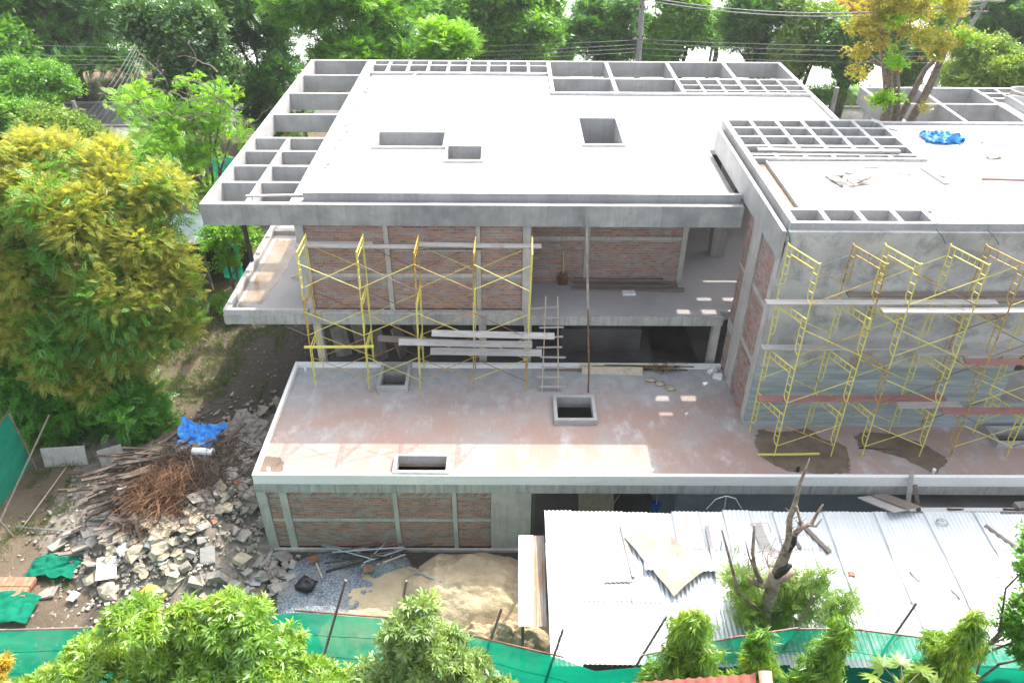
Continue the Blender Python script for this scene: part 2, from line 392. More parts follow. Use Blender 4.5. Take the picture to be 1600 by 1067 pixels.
def gravel_mat():
    m = N('blue grey gravel'); n = m.n.new('ShaderNodeTexVoronoi'); n.inputs['Scale'].default_value = 26; m.L(m.pos, n.inputs['Vector'])
    bw = m.n.new('ShaderNodeRGBToBW'); m.L(n.outputs['Color'], bw.inputs[0])
    c = m.mix(m.ramp(bw.outputs[0], .1, .9), (.07,.09,.115), (.27,.31,.36)); c = m.mix(m.ramp(m.noise(.9, 5), .5, .7, (0,0,0,1), (.5,)*3+(1,)), c, (.25,.22,.17))
    m.bump(n.outputs['Distance'], .8, .03); return m.fin(c, .9)
M['gravel'] = gravel_mat()
def water_mat():
    m = N('milky canal water'); c = m.mix(m.ramp(m.noise(.05, 4), .35, .65), (.46,.51,.49), (.56,.60,.58)); m.bump(m.noise(1.5, 4, m.mapv((1, .35, 1))), .15, .05)
    return m.fin(c, .3, 0, .8)
M['water'] = water_mat()
M['asphalt'] = simple('worn asphalt', (.11,.11,.115), .9, var=.2, sc=2, bump=.3)

# ------------------------------------------------------------------ setting
def sheet(name, x0, x1, y0, y1, z, mat, nx=1, ny=1, hf=None):
    mb = MB()
    for j in range(ny+1):
        for i in range(nx+1):
            x = x0+(x1-x0)*i/nx; y = y0+(y1-y0)*j/ny; mb.v.append((x, y, z+(hf(x, y) if hf else 0)))
    for j in range(ny):
        for i in range(nx):
            a = j*(nx+1)+i; mb.f.append((a, a+1, a+nx+2, a+nx+1))
    return tag(mb.build(name, mat, smooth=bool(hf)), kind='structure')
def gh(x, y):
    e = 66.5+max(0, min(14, (-x-24)*.8))
    if y > e: return -min(2.0, (y-e)*.5)
    if -8 < x < 20 and 15 < y < 40: return 0
    return .12*mnoise.noise(Vector((x*.3, y*.3, 0)))+.05*mnoise.noise(Vector((x*1.3, y*1.3, 3)))
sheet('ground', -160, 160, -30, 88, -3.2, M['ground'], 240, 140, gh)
sheet('water', -190, 190, 66, 400, -3.75, M['water'])
rd = MB(); rd.box(-160, 160, 55.8, 60.6, -3.5, -3.03); tag(rd.build('road', M['asphalt']), kind='structure')
rd = MB(); rd.box(-160, 160, 60.65, 60.9, -3.5, -2.9); rd.box(-160, 160, 55.5, 55.75, -3.5, -2.92); tag(rd.build('kerb', M['path']), kind='structure')
rd = MB(); rd.box(-33, -27, 38, 55.45, -3.5, -3.04); tag(rd.build('lane', M['path']), kind='structure')

# ------------------------------------------------------------------ brick panels
rb = random.Random(5)
def brick_panel(parent, ax, a0, a1, z0, z1, face, thick=.12, out=-1, top=True, name='brick_wall'):
    bmat = M['brick_grey' if ax == 'y' else 'brick']
    """wall of mortar with real bricks proud of it. ax 'x': wall runs along x with its face at y=face, looking -y; ax 'y': runs along y with face x=face looking -x"""
    mb = MB()
    if ax == 'x': mb.box(a0, a1, face+.012, face+thick, z0, z1)
    else: mb.box(face+.012, face+thick, a0, a1, z0, z1)
    wl = mb.build(name, M['mortar'], parent)
    b = MB(); ph, pl = .105, .225; n = int((z1-z0)/ph); z = z0+.01
    for k in range(n):
        if top and k >= n-2: break
        a = a0+.01-(pl/2 if k % 2 else 0)+rb.uniform(-.02, .02)
        while a < a1-.02:
            s = max(a, a0+.005); e = min(a+pl-.022, a1-.005)
            if e-s > .05 and rb.random() > .03:
                pr = rb.uniform(0, .01); h = .062+rb.uniform(-.004, .004); dz = rb.uniform(-.004, .004)
                if ax == 'x': b.box(s, e, face-pr, face+.03, z+dz, z+dz+h)
                else: b.box(face-pr, face+.03, s, e, z+dz, z+dz+h)
            a += pl
        z += ph
    if top:   # slanted closing course
        a = a0+.06; hh = z1-z-.01; 
        while a < a1-.14:
            if rb.random() > .35:
                c = (a+.04, face+.012, z+hh/2) if ax == 'x' else (face+.012, a+.04, z+hh/2)
                if ax == 'x': b.obox(c, (.055, .035, hh*1.0), (0, .75, 0))
                else: b.obox(c, (.035, .055, hh*1.0), (-.75, 0, 0))
            a += .1
    b.build('brick_courses', bmat, wl, kind='stuff')
    return wl

# ------------------------------------------------------------------ main building
main = empty('concrete_building', 'unfinished two storey concrete and brick house shell with coffered overhanging flat roof', 'building')
ZR = 6.1
def part(name, mat, fn, parent=main, **k):
    mb = MB(); fn(mb); return mb.build(name, mat, parent, **k)
# --- roof beam grids
t = .14
S = []; H = []
S.append((-9.83, 13.45, 22.67, 22.87))                     # front fascia
S.append((-9.83, -9.63, 22.67, 39.5)); S.append((-9.83, 13.45, 39.32, 39.5)); S.append((13.27, 13.45, 27.9, 39.5))
S = [(-9.83, 7.48, 22.67, 22.87)]+S[1:]
for y in (24.41, 25.84, 27.24, 28.59, 31.3, 34.1, 36.85): S.append((-9.83, -6.9, y-t/2, y+t/2))
S.append((-7.02, -6.6, 22.67, 39.5)); S.append((-8.44, -8.3, 22.87, 28.55))
for k in range(10): x = -6.82+k*.965; S.append((x-.07, x+.07, 37.5, 39.4))
for y in (38.62,): S.append((-6.7, 1.92, y-.07, y+.07))
S.append((-6.7, 1.98, 37.32, 37.5)); S.append((1.82, 2.0, 34.35, 39.4))
for x in (4.76, 7.75, 10.55): S.append((x-.09, x+.09, 34.4, 39.4))
S.append((1.9, 13.4, 36.45, 36.62)); S.append((1.9, 13.4, 34.35, 34.53))
for x in (8.7, 9.64, 11.5, 12.42): S.append((x-.06, x+.06, 34.4, 36.5))
for y in (35.62, 34.85): S.append((7.75, 13.4, y-.05, y+.05))
part('roof_beam_grid', M['beam'], lambda b: plan(b, S, [], 5.38, ZR))
# fascia skin: formwork marked face beam in front, 1 cm proud
part('fascia_beam', M['fascia'], lambda b: b.box(-9.842, 7.49, 22.655, 22.668, 5.37, ZR-.004))
# --- roof slab with shafts
A_ = (-5.05, -2.5, 27.9, 29.36); B_ = (-2.28, -1.03, 26.6, 27.9); C_ = (2.84, 4.3, 28.25, 31.1)
part('roof_slab', M['slab'], lambda b: plan(b, [(-6.5, 7.3, 23.1, 37.3), (-6.5, 1.8, 23.1, 37.3), (1.8, 13.26, 27.95, 34.33), (7.3, 7.32, 23.1, 28)],
     [(r[0]-.06, r[1]+.06, r[2]-.06, r[3]+.06) for r in (A_, B_, C_)]+[(1.8, 7.6, 34.33, 37.4)], 5.78, 5.98))
part('roof_underside', M['beam'], lambda b: plan(b, [(-6.55, 7.48, 22.9, 34.3)], [(r[0]-.05, r[1]+.05, r[2]-.05, r[3]+.05) for r in (A_, B_, C_)], 5.55, 5.775))
for r in (A_, B_, C_):
    part('shaft_curb', M['beam'], lambda b, r=r: plan(b, [(r[0]-.1, r[1]+.1, r[2]-.12, r[3]+.1)], [r], 5.0, 6.07))
part('roof_curb', M['beam'], lambda b: (b.box(-6.59, 7.45, 22.98, 23.12, 5.4, 6.36), b.box(7.32, 7.36, 23.15, 28.8, 5.8, 6.02)))
part('roof_gutter', M['mortar'], lambda b: b.box(7.362, 7.5, 23.15, 28.9, 5.8, 5.96))
part('roof_joint', M['column'], lambda b: plan(b, [(-6.598, -6.502, 23.15, 37.3), (-6.5, 1.7, 37.302, 37.318)], [], 5.7, 5.93))
# --- second floor slab
Z2 = 2.0
part('floor_slab', M['floor2'], lambda b: plan(b, [(-9.6, 7.4, 22.6, 33), (7.4, 14, 22.9, 33)], [], 1.66, Z2))
part('slab_edge_beam', M['fascia_dark'], lambda b: plan(b, [(-9.87, 7.48, 22.52, 22.597)], [], 1.64, Z2+.01))
part('balcony_curb', M['column'], lambda b: plan(b, [(-9.87, -9.62, 22.6, 34), (-9.615, -6.95, 22.6, 22.74), (-9.6, -8.2, 28.6, 28.85)], [], Z2-.34, 2.17))
for i, (y0, y1) in enumerate(((23.0, 23.9), (24.0, 24.7), (25.2, 26.2), (26.6, 27.5), (28.0, 29.2))):
    part('curb_block', M['slab'], lambda b: b.obox((-9.72, (y0+y1)/2, 2.22), (.16, y1-y0, .1), (0, 0, .01*(i-2))), bevel=.01)
part('ledge', M['column'], lambda b: b.box(-6.9, .68, 22.6, 22.78, 2.002, 2.1))
# second storey wall: columns and brick panels (plane y = 22.85)
cols2 = [(-6.98, -6.70), (-4.12, -3.96), (-1.10, -.94), (.46, .72)]
for i, (a, b_) in enumerate(cols2):
    dy = .0 if i in (0, 3) else .03
    part('column', M['column'], lambda b: b.box(a, b_, 22.80-.03+dy, 23.02, 2.0, 5.54), bevel=.008)
for (a, b_) in ((-6.69, -4.13), (-3.95, -1.11), (-.93, .45)):
    brick_panel(main, 'x', a, b_, 2.1, 3.36, 22.85, top=False)
    part('lintel_band', M['column'], lambda b: b.box(a, b_, 22.835, 22.95, 3.365, 3.5))
    brick_panel(main, 'x', a, b_, 3.505, 5.5, 22.85)
# recess
part('return_wall', M['mortar'], lambda b: b.box(.52, .70, 23.03, 24.84, 2.0, 5.54))
for (a, b_) in ((.72, 2.72), (2.92, 6.2)):
    brick_panel(main, 'x', a, b_, 2.0, 3.74, 24.9, top=False)
    part('lintel_band', M['column'], lambda b: b.box(a, b_, 24.885, 25.0, 3.745, 3.88))
    brick_panel(main, 'x', a, b_, 3.885, 5.5, 24.9)
for (a, b_) in ((2.73, 2.91), (6.21, 6.40)):
    part('column', M['column'], lambda b: b.box(a, b_, 24.86, 25.06, 2.0, 5.54), bevel=.008)
part('side_wall', M['mortar'], lambda b: b.box(6.25, 6.38, 25.07, 29, 2.0, 5.54))
part('column', M['column'], lambda b: b.box(7.9, 8.42, 26.9, 27.4, 2.0, 6.5), bevel=.01)
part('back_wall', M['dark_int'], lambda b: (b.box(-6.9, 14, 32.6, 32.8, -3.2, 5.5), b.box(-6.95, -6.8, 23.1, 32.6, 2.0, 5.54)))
part('inner_beam', M['column'], lambda b: (b.box(-6.9, 7.48, 24.6, 24.85, 5.3, 5.545),))
# --- terrace
T4 = [(-4.40, -3.56, 20.95, 22.15), (1.62, 2.78, 19.28, 20.35), (-3.35, -1.87, 16.85, 17.45), (15.5, 17.2, 18.25, 18.85)]
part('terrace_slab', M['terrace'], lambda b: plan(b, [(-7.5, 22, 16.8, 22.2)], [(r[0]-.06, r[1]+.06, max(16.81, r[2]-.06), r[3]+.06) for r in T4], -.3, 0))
part('terrace_curb', M['slab'], lambda b: plan(b, [(-7.62, 22, 16.66, 16.78), (-7.62, -7.5, 16.66, 22.35), (-7.5, 7.6, 22.2, 22.35)], [], -.22, .15))
part('terrace_edge_beam', M['fascia_dark'], lambda b: plan(b, [(-7.64, 22, 16.655, 16.9), (-7.64, -7.42, 16.655, 22.4), (-7.5, 7.6, 22.1, 22.34)], [], -.57, -.225))
for r in T4:
    part('skylight_curb', M['beam'], lambda b, r=r: plan(b, [(r[0]-.12, r[1]+.12, r[2]-.13, r[3]+.12)], [r], -.12, .2), bevel=.008)
# ground floor front wall (plane y = 16.72)
for (a, b_) in ((-7.66, -7.36), (-6.97, -6.74), (-3.53, -3.39), (-1.71, -1.57)):
    part('column', M['column'], lambda b: b.box(a, b_, 16.70, 16.9, -3.25, -.575), bevel=.01)
for (a, b_) in ((-7.35, -6.98), (-6.73, -3.54), (-3.38, -1.72), (-1.56, -.53)):
    brick_panel(main, 'x', a, b_, -3.08, -1.92, 16.745, top=False)
    part('lintel_band', M['column'], lambda b: b.box(a, b_, 16.73, 16.84, -1.915, -1.8))
    brick_panel(main, 'x', a, b_, -1.795, -.58, 16.745)
part('wall_pier', M['column'], lambda b: b.box(-.52, .72, 16.69, 16.92, -3.25, -.575))
part('plinth', M['column'], lambda b: b.box(-7.74, .74, 16.6, 16.69, -3.4, -3.09))
part('side_wall', M['mortar'], lambda b: b.box(-7.6, -7.45, 16.9, 22.3, -3.2, -.575))
part('plaster_wall', M['smooth'], lambda b: (b.box(5.35, 14, 17.3, 17.45, -3.2, -.575), b.beam((5.35, 17.36, -1.9), (4.95, 19.5, -1.9), .12, 2.6)))
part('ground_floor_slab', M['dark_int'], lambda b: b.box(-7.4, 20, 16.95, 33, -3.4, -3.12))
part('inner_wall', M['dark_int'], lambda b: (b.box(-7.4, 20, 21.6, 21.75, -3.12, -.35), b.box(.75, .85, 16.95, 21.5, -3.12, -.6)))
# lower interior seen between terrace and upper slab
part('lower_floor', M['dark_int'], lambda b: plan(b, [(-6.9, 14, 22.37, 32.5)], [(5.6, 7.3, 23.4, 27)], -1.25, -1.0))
for x in (-6.85, -1.05, .55, 7.2):
    part('column', M['column'], lambda b: b.box(x, x+.26, 22.62, 22.88, -1.0, 1.64))
for x in (-4.0, 2.0, 5.0):
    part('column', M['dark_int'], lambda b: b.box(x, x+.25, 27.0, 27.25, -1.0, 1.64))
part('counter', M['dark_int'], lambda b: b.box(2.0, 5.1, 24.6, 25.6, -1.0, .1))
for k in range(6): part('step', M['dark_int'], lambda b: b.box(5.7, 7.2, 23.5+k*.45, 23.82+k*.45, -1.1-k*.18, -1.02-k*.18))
part('support_post', M['darksteel'], lambda b: b.tube([(-9.75, 25.9, 2.1), (-9.8, 25.9, 5.4)], .09, 8))
part('debris_strip', M['chunk'], lambda b: [b.obox((-6.45+random.Random(i).uniform(-.1, .12), 25.5+random.Random(i+50).random()*10, 6.0), (random.Random(i).uniform(.04, .16),)*2+(.05,), (0, 0, i)) for i in range(22)], kind='stuff')

# ------------------------------------------------------------------ wing
wing = empty('concrete_wing', 'taller plastered concrete wing with white flat roof and coffers at its left edge', 'building')
ZW = 7.2
def wp(name, mat, fn, **k): return part(name, mat, fn, wing, **k)
S = []
S.append((7.74, 7.93, 19.3, 27.8)); S.append((7.74, 13.4, 27.62, 27.8)); S.append((13.2, 24, 27.45, 27.62))
for k in range(1, 7): x = 7.8+k*.93; S.append((x-.07, x+.07, 24.0, 27.7))
for y in (26.88, 26.0, 25.12, 24.36): S.append((7.8, 13.45, y-.07, y+.07))
S.append((7.8, 13.6, 23.98, 24.1)); S.append((7.74, 24, 19.27, 19.4)); S.append((7.8, 12.0, 20.1, 20.24))
for x in (8.8, 9.82, 10.83, 11.74): S.append((x-.07, x+.07, 19.3, 20.2))
wp('roof_beam_grid', M['beam'], lambda b: plan(b, S, [], 6.56, ZW))
wp('roof_slab', M['slab'], lambda b: plan(b, [(8.36, 24, 20.26, 27.43), (11.9, 24, 19.42, 27.43)], [(7, 13.55, 23.9, 28.2)], 6.95, 7.12))
wp('roof_underside', M['beam'], lambda b: b.box(8.0, 24, 20.3, 23.9, 6.5, 6.69))
wp('roof_drain_channel', M['mudwater'], lambda b: b.box(7.935, 8.3, 20.26, 23.9, 6.95, 7.04))
wp('channel_edge', M['column'], lambda b: b.box(8.3, 8.355, 20.27, 23.9, 6.95, 7.15))
wp('gutter_wall', M['beam'], lambda b: plan(b, [(7.5, 7.61, 19.12, 27.4)], [], 6.2, 7.02))
wp('gutter_floor', M['beam'], lambda b: b.box(7.612, 7.735, 19.14, 27.4, 6.7, 6.84))
wp('front_wall', M['wall'], lambda b: plan(b, [(7.66, 22, 0.0, 7.0)], [(15.6, 17.6, .9, 3.2)], 19.12, 19.27, 'xz'))
wp('inner_beam', M['column'], lambda b: b.box(7.66, 24, 19.275, 19.4, 6.2, 6.69))
# side wall x = 7.65 : bricks, column, slot
yb = 19.62
wp('corner_return', M['column'], lambda b: b.box(7.64, 7.9, 19.275, 19.62, 0, 6.19), bevel=.01)
for (a, b_, z0, z1) in ((19.63, 20.95, 0.0, 2.15), (19.63, 20.95, 2.32, 4.2), (19.63, 20.95, 4.34, 6.19)):
    brick_panel(wing, 'y', a, b_, z0, z1, 7.66, top=(z1 > 6))
wp('lintel_band', M['column'], lambda b: (b.box(7.645, 7.78, 19.63, 20.95, 2.155, 2.315), b.box(7.645, 7.78, 19.63, 20.95, 4.205, 4.335)))
wp('column', M['column'], lambda b: b.box(7.65, 8.0, 21.12, 21.95, 0, 6.19), bevel=.01)
wp('lintel_band', M['column'], lambda b: b.box(7.648, 7.85, 20.955, 21.115, 2.1, 2.5))
for (z0, z1) in ((0.0, 1.6), (2.0, 4.1), (4.2, 6.19)):
    brick_panel(wing, 'y', 21.96, 22.55, z0, z1, 7.66, top=False)
wp('lintel_band', M['column'], lambda b: (b.box(7.645, 7.78, 21.96, 22.55, 1.61, 1.99), b.box(7.645, 7.78, 21.96, 22.55, 4.105, 4.195)))
wp('inner_back_wall', M['dark_int'], lambda b: (b.box(7.8, 14, 22.62, 22.75, -3, 1.6), b.box(12, 12.15, 19.3, 22.9, 0, 6.6), b.box(13.9, 14.1, 22.9, 27.6, 2.0, 6.5)))
wp('sun_block_strip', M['beam'], lambda b: b.box(7.74, 13.28, 27.63, 27.79, 5.9, 6.555))  # added strip, blocks sun leaking through the gap onto the upper floor
wp('back_wall', M['wall'], lambda b: b.box(13.3, 24, 27.63, 27.75, -3.2, 6.69))
# lower ledge at right below terrace
wp('ledge_curb', M['slab'], lambda b: (b.box(11.9, 22, 16.25, 16.4, -1.2, -.85),))
wp('ledge_floor', M['dark_int'], lambda b: (b.box(11.9, 22, 16.405, 17.2, -1.3, -1.1),))

# ------------------------------------------------------------------ third building
b3 = empty('concrete_outbuilding', 'lower concrete building behind the wing with large open roof coffers', 'building')
S = [(15.93, 16.1, 30.6, 35.5), (15.93, 30, 35.32, 35.5), (15.93, 30, 30.6, 30.78), (18.45, 18.62, 30.6, 35.5), (20.95, 21.12, 30.6, 35.5), (15.93, 21, 33.05, 33.2)]
for k in range(1, 9): S.append((21+k*.97-.06, 21+k*.97+.06, 33.9, 35.4))
S += [(21, 30, 34.6, 34.72), (21, 30, 33.9, 34.02)]
part('roof_beam_grid', M['beam'], lambda b: plan(b, S, [], 5.36, 6.1), b3)
part('roof_slab', M['slab'], lambda b: b.box(21.3, 30, 30.8, 33.6, 5.8, 6.0), b3)
part('roof_curb', M['beam'], lambda b: plan(b, [(21.6, 30, 33.6, 33.75), (21.6, 21.75, 30.8, 33.7)], [], 5.8, 6.3), b3)
for x, y in ((16.3, 31), (16.3, 35), (20.8, 35), (20.8, 31), (26, 35), (26, 31)):
    part('column', M['column'], lambda b: b.box(x, x+.3, y, y+.3, -3.2, 5.35), b3)
part('brick_wall', M['mortar'], lambda b: b.box(21.2, 30, 35.0, 35.15, -3.2, 5.35), b3)
part('floor_slab', M['dark_int'], lambda b: b.box(21.2, 30, 31, 35, 1.6, 1.9), b3)
bs = MB(); n = 20
for (r0, r1, z0, z1) in ((.5, .5, 6.12, 6.3), (.5, .55, 6.3, 6.42), (.55, .46, 6.42, 6.42), (.46, .40, 6.42, 6.2), (.40, .0, 6.2, 6.18)):
    base = len(bs.v)
    for (r, z) in ((r0, z0), (r1, z1)):
        for k in range(n): bs.v.append((22.55+r*math.cos(2*math.pi*k/n), 34.1+r*math.sin(2*math.pi*k/n), z))
    for k in range(n): bs.f.append((base+k, base+(k+1) % n, base+n+(k+1) % n, base+n+k))
tag(bs.build('mixing_basin', M['column']), 'round grey basin standing on the coffered roof behind the wing', 'basin')

# ------------------------------------------------------------------ scaffolds
def scaffold(name, label, stations, dirv, lean, levels, hgt, mats, brace_mats, seed, skip=()):
    """stations: outer-foot positions; dirv: outer->inner vector; ladder style walk through frames"""
    rg = random.Random(seed)
    root = empty(name, label, 'scaffolding', stations[0])
    dv = Vector(dirv); L = dv.length; d = dv.normalized(); ln = Vector(lean)
    def P(st, a, z):   # a: metres from outer toward inner
        return Vector(st)+d*a+Vector((0, 0, z))+ln*(z/(levels*hgt))
    for si, st in enumerate(stations):
        for lv in range(levels):
            z0 = lv*hgt; mb = MB(); r = .021
            for a in (0, L): mb.tube([P(st, a, z0), P(st, a, z0+hgt-.01)], r, 6)
            mb.tube([P(st, 0, z0+hgt-.06), P(st, L, z0+hgt-.06)], r, 6)
            mb.tube([P(st, .15, z0+hgt-.28), P(st, L-.15, z0+hgt-.28)], .016, 5)
            for q in (.33, .5, .67): mb.tube([P(st, L*q, z0+hgt-.28), P(st, L*q, z0+hgt-.06)], .013, 5)
            for (a, s_) in ((0, 1), (L, -1)):
                mb.tube([P(st, a, z0+.42), P(st, a+s_*.12, z0+.5), P(st, a+s_*.17, z0+.62), P(st, a+s_*.17, z0+hgt-.08)], .016, 5)
                for q in (.78, 1.06, 1.34): mb.tube([P(st, a, z0+q), P(st, a+s_*.17, z0+q)], .012, 5)
            mb.build('scaffold_frame', M[mats[(si*3+lv*5+seed) % len(mats)]], root)
    for si in range(len(stations)-1):
        if si in skip: continue
        s0, s1 = stations[si], stations[si+1]
        for lv in range(levels):
            z0 = lv*hgt
            for a, off in ((0, -.03), (L, .03)):
                for q in (0, 1):
                    zA, zB = (.45, hgt-.4) if q else (hgt-.4, .45)
                    o = d*(off+(.012 if q else -.012))
                    mt = brace_mats[rg.randrange(len(brace_mats))]
                    if rg.random() < .06: continue
                    MB().tube([P(s0, a, z0+zA)+o, P(s1, a, z0+zB)+o], .0125, 5).build('cross_brace', M[mt], root)
    return root
Y1 = 'yellow'
scaffold('scaffolding', 'yellow tubular scaffold three frames high before the upper left brick wall',
         [(-6.63, 21.0, 0), (-4.8, 21.02, 0), (-3.03, 20.96, 0), (-1.2, 20.98, 0), (.6, 20.9, 0)], (.02, 1.2, 0), (.12, .03, 0), 3, 1.77,
         ['yellow', 'yellow', 'orange', 'yellow', 'yellow', 'yellow', 'orange'], ['yellow', 'orange', 'yellow', 'orange', 'rust'], 4)
scaffold('scaffolding', 'yellow scaffold tower four frames high at the left end of the plastered wall',
         [(8.27, 17.72, 0), (10.03, 17.72, 0)], (-.5, 1.1, 0), (-.2, -.1, 0), 4, 1.72, ['yellow', 'yellow', 'yellow', 'yellow', 'yellow', 'orange', 'yellow'], ['yellow', 'orange', 'yellow', 'orange', 'greysteel'], 1)
scaffold('scaffolding', 'middle scaffold tower on the plastered wall with one rusty orange top frame',
         [(11.0, 17.72, 0), (12.78, 17.72, 0)], (-.5, 1.1, 0), (-.3, -.1, 0), 4, 1.72, ['yellow', 'orange', 'yellow', 'yellow', 'yellow', 'yellow'], ['yellow', 'orange', 'yellow', 'rust', 'yellow'], 2)
scaffold('scaffolding', 'rightmost scaffold tower cut by the photo edge before the doorway opening',
         [(13.74, 17.72, 0), (15.5, 17.72, 0), (17.3, 17.72, 0)], (-.5, 1.1, 0), (-.3, -.1, 0), 4, 1.72, ['yellow', 'yellow', 'yellow', 'orange', 'yellow'], ['yellow', 'yellow', 'rust'], 3)

def plank(a, b, w=.24, th=.045, mat='plank', label='', group=None, name='plank', cat='plank', up=(0, 0, 1)):
    a = Vector(a); b = Vector(b); mb = MB(); n = 4; up = Vector(up)
    d = (b-a).normalized(); sd = d.cross(up).normalized(); u = sd.cross(d)
    rg = random.Random(int((a.x*31+b.y*17+a.z*7)*100)); vs = []
    for i in range(n+1):
        p = a+(b-a)*i/n+u*(-.012*math.sin(math.pi*i/n)+rg.uniform(-.004, .004))+sd*rg.uniform(-.006, .006)
        for q, r in ((-1,-1),(1,-1),(1,1),(-1,1)): vs.append(p+sd*q*w/2+u*r*th/2-a)
    fs = [(0,1,2,3), tuple(n*4+k for k in (3,2,1,0))]
    for i in range(n):
        for k in range(4):
            q = i*4+k; r = i*4+(k+1) % 4; fs.append((q, q+4, r+4, r))
    mb.add(vs, fs); o = mb.build(name, M[mat]); o.location = a
    return tag(o, label, cat, group)
GP = 'planks laid on the scaffolds'
plank(at(461, 383, 22.2), at(662, 386, 22.2), label='long grey plank on top of the left scaffold starting at its left end', group=GP)
plank(at(470, 380, 22.42), at(582, 381, 22.42), label='short pale plank behind the long one on the left end of the left scaffold top', group=GP)
plank(at(650, 384, 22.22)+Vector((0, 0, .05)), at(846, 387, 22.22)+Vector((0, 0, .05)), w=.26, label='pale plank on top of the left scaffold reaching past its right end', group=GP)
plank(at(618, 389, 22.3), at(752, 389, 22.3), label='plank under the pale plank on the right half of the left scaffold top', group=GP)
VU = (0, -.6, .8)
plank((-2.5, 20.86, 2.42), (1.5, 20.86, 2.32), w=.22, label='topmost of the grey boards tied across the left scaffold below the upper slab', group=GP, up=VU)
plank((-3.6, 20.85, 2.08), (.78, 20.85, 1.98), w=.22, label='middle long board tied across the left scaffold below the upper slab', group=GP, up=VU)
plank((-2.58, 20.84, 1.72), (1.1, 20.84, 1.66), w=.24, label='pale lowest board tied across the left scaffold above the terrace', group=GP, up=VU)
plank((-4.5, 22.0, 1.42), (-.3, 22.0, 1.15), w=.22, mat='plank_dark', label='darker board behind the others on the inner side of the left scaffold', group=GP, up=VU)
plank((-6.75, 20.92, 1.8), (-4.45, 20.92, 1.84), w=.1, mat='yellow', label='narrow yellow platform rail across the leftmost bay of the left scaffold', group=GP)
# planks of the right scaffolds (levels)
def rp(x0, x1, y, z, mat, lab, w=.25): plank((x0, y, z), (x1, y+.03, z+.02), w=w, mat=mat, label=lab, group=GP)
rp(7.15, 13.6, 18.3, 5.24, 'plank', 'long weathered plank across the upper level of the towers by the brick corner')
rp(10.2, 15.3, 17.86, 5.27, 'plank', 'front plank of the upper level spanning the middle scaffold tower')
rp(9.6, 15.0, 18.78, 5.22, 'plank_dark', 'dark plank of the upper level nearest the plastered wall')
rp(13.4, 18, 18.5, 5.23, 'plank_dark', 'dark plank on the upper level at the right photo edge')
rp(7.45, 12.1, 18.6, 3.5, 'plank', 'grey plank on the second level of the left tower')
rp(13.1, 18, 17.9, 3.52, 'plank_red', 'reddish board with black end on the second level at the right')
rp(11.9, 18, 18.4, 3.5, 'plank', 'pale plank on the second level behind the red board at the right')
rp(15.6, 18, 18.1, 3.58, 'plank', 'short pale plank stacked on the second level at the photo edge')
rp(7.6, 13.3, 18.35, 1.78, 'plank_red', 'long red board across the lowest level from the brick corner')
rp(11.7, 13.6, 18.0, 1.82, 'plank', 'pale board beside the red one on the lowest level of the middle tower')
rp(12.9, 16.5, 17.75, 1.82, 'plank_red', 'front red board on the lowest level of the right tower', .28)
rp(7.7, 9.6, 17.6, .17, 'yellow', 'yellow tube lying low across the feet of the left tower', .05)

# ------------------------------------------------------------------ terrace things
def tube_thing(name, pts, r, mat, label, cat, group=None, n=6):
    p0 = Vector(pts[0]); mb = MB().tube([Vector(p)-p0 for p in pts], r, n); o = mb.build(name, M[mat], smooth=True); o.location = p0
    return tag(o, label, cat, group)
pr = empty('steel_prop', 'tall speckled prop pole standing by the middle skylight and leaning on the roof edge', 'pole', (2.74, 20.84, 0))
MB().tube([(2.74, 20.84, 0), (2.72, 20.95, .9), (2.62, 21.6, 2.9)], .03, 7).build('lower_tube', M['rust'], pr)
MB().tube([(2.62, 21.6, 2.9), (2.47, 22.55, 5.75)], .042, 7).build('upper_tube', M['chunk'], pr)
# bamboo ladder
ld = empty('ladder', 'makeshift wooden ladder with uneven board rungs leaning on the upper floor edge', 'ladder', (1.16, 20.87, 0))
def lad(s, t): return Vector((1.16+s*.56-.0*t, 20.87, 0)).lerp(Vector((1.26+s*.4, 22.42, 2.9)), t)
for s in (0, 1): MB().tube([lad(s, 0), lad(s, 1)], .02, 6).build('stile', M['wood_light'], ld)
rl = random.Random(3)
for i in range(9):
    tt = .06+i*.103; e0, e1 = rl.uniform(.05, .3), rl.uniform(.03, .25)
    if i > 7: e0 = .5
    a, b_ = lad(0, tt), lad(1, tt+rl.uniform(-.01, .01)); dd = (b_-a).normalized(); o = Vector((0, -.04, .01))
    MB().beam(a-dd*e0+o, b_+dd*e1+o, .02, .09, up=(0, 1, 0)).build('rung', M['plank'], ld)
plank((2.6, 21.95, .1), (4.75, 21.9, .12), w=.3, th=.04, mat='wood_light', label='pale wide board standing on edge at the back of the terrace', group=None, up=(0, -.9, .45))
plank((1.3, 22.1, .06), (3.0, 22.05, .05), w=.1, mat='plank_dark', label='thin dark batten on the terrace beside the pale wide board')
GR = 'bars stored at the back of the terrace'
for i in range(8):
    x0 = 2.3+rl.random()*1.2; mt = ['yellow', 'ropeg', 'rust', 'yellow', 'darksteel', 'rust', 'ropeg', 'yellow'][i]
    tube_thing('metal_bar', [(x0, 22.05+rl.uniform(-.12, .1), .06+.03*i), (x0+rl.uniform(2, 3.2), 22.08+rl.uniform(-.12, .1), .05+.02*i)], .02, mt,
               'metal bar in the heap at the back of the terrace behind the pale board', 'bar', GR)
mb = MB()
for i in range(60):
    c = Vector((5.55+rl.gauss(0, .22), 22.0+rl.gauss(0, .12), .08+rl.random()*.25)); a = rl.random()*6.28; l = rl.uniform(.15, .4)
    mb.tube([c, c+Vector((math.cos(a)*l, math.sin(a)*l*.6, rl.uniform(-.1, .2)))], .009, 4, False)
tag(mb.build('rebar_offcuts', M['rust']), 'rusty tangle of short bars on the terrace near the brick corner', 'scrap heap', kind='stuff')
mb = MB()
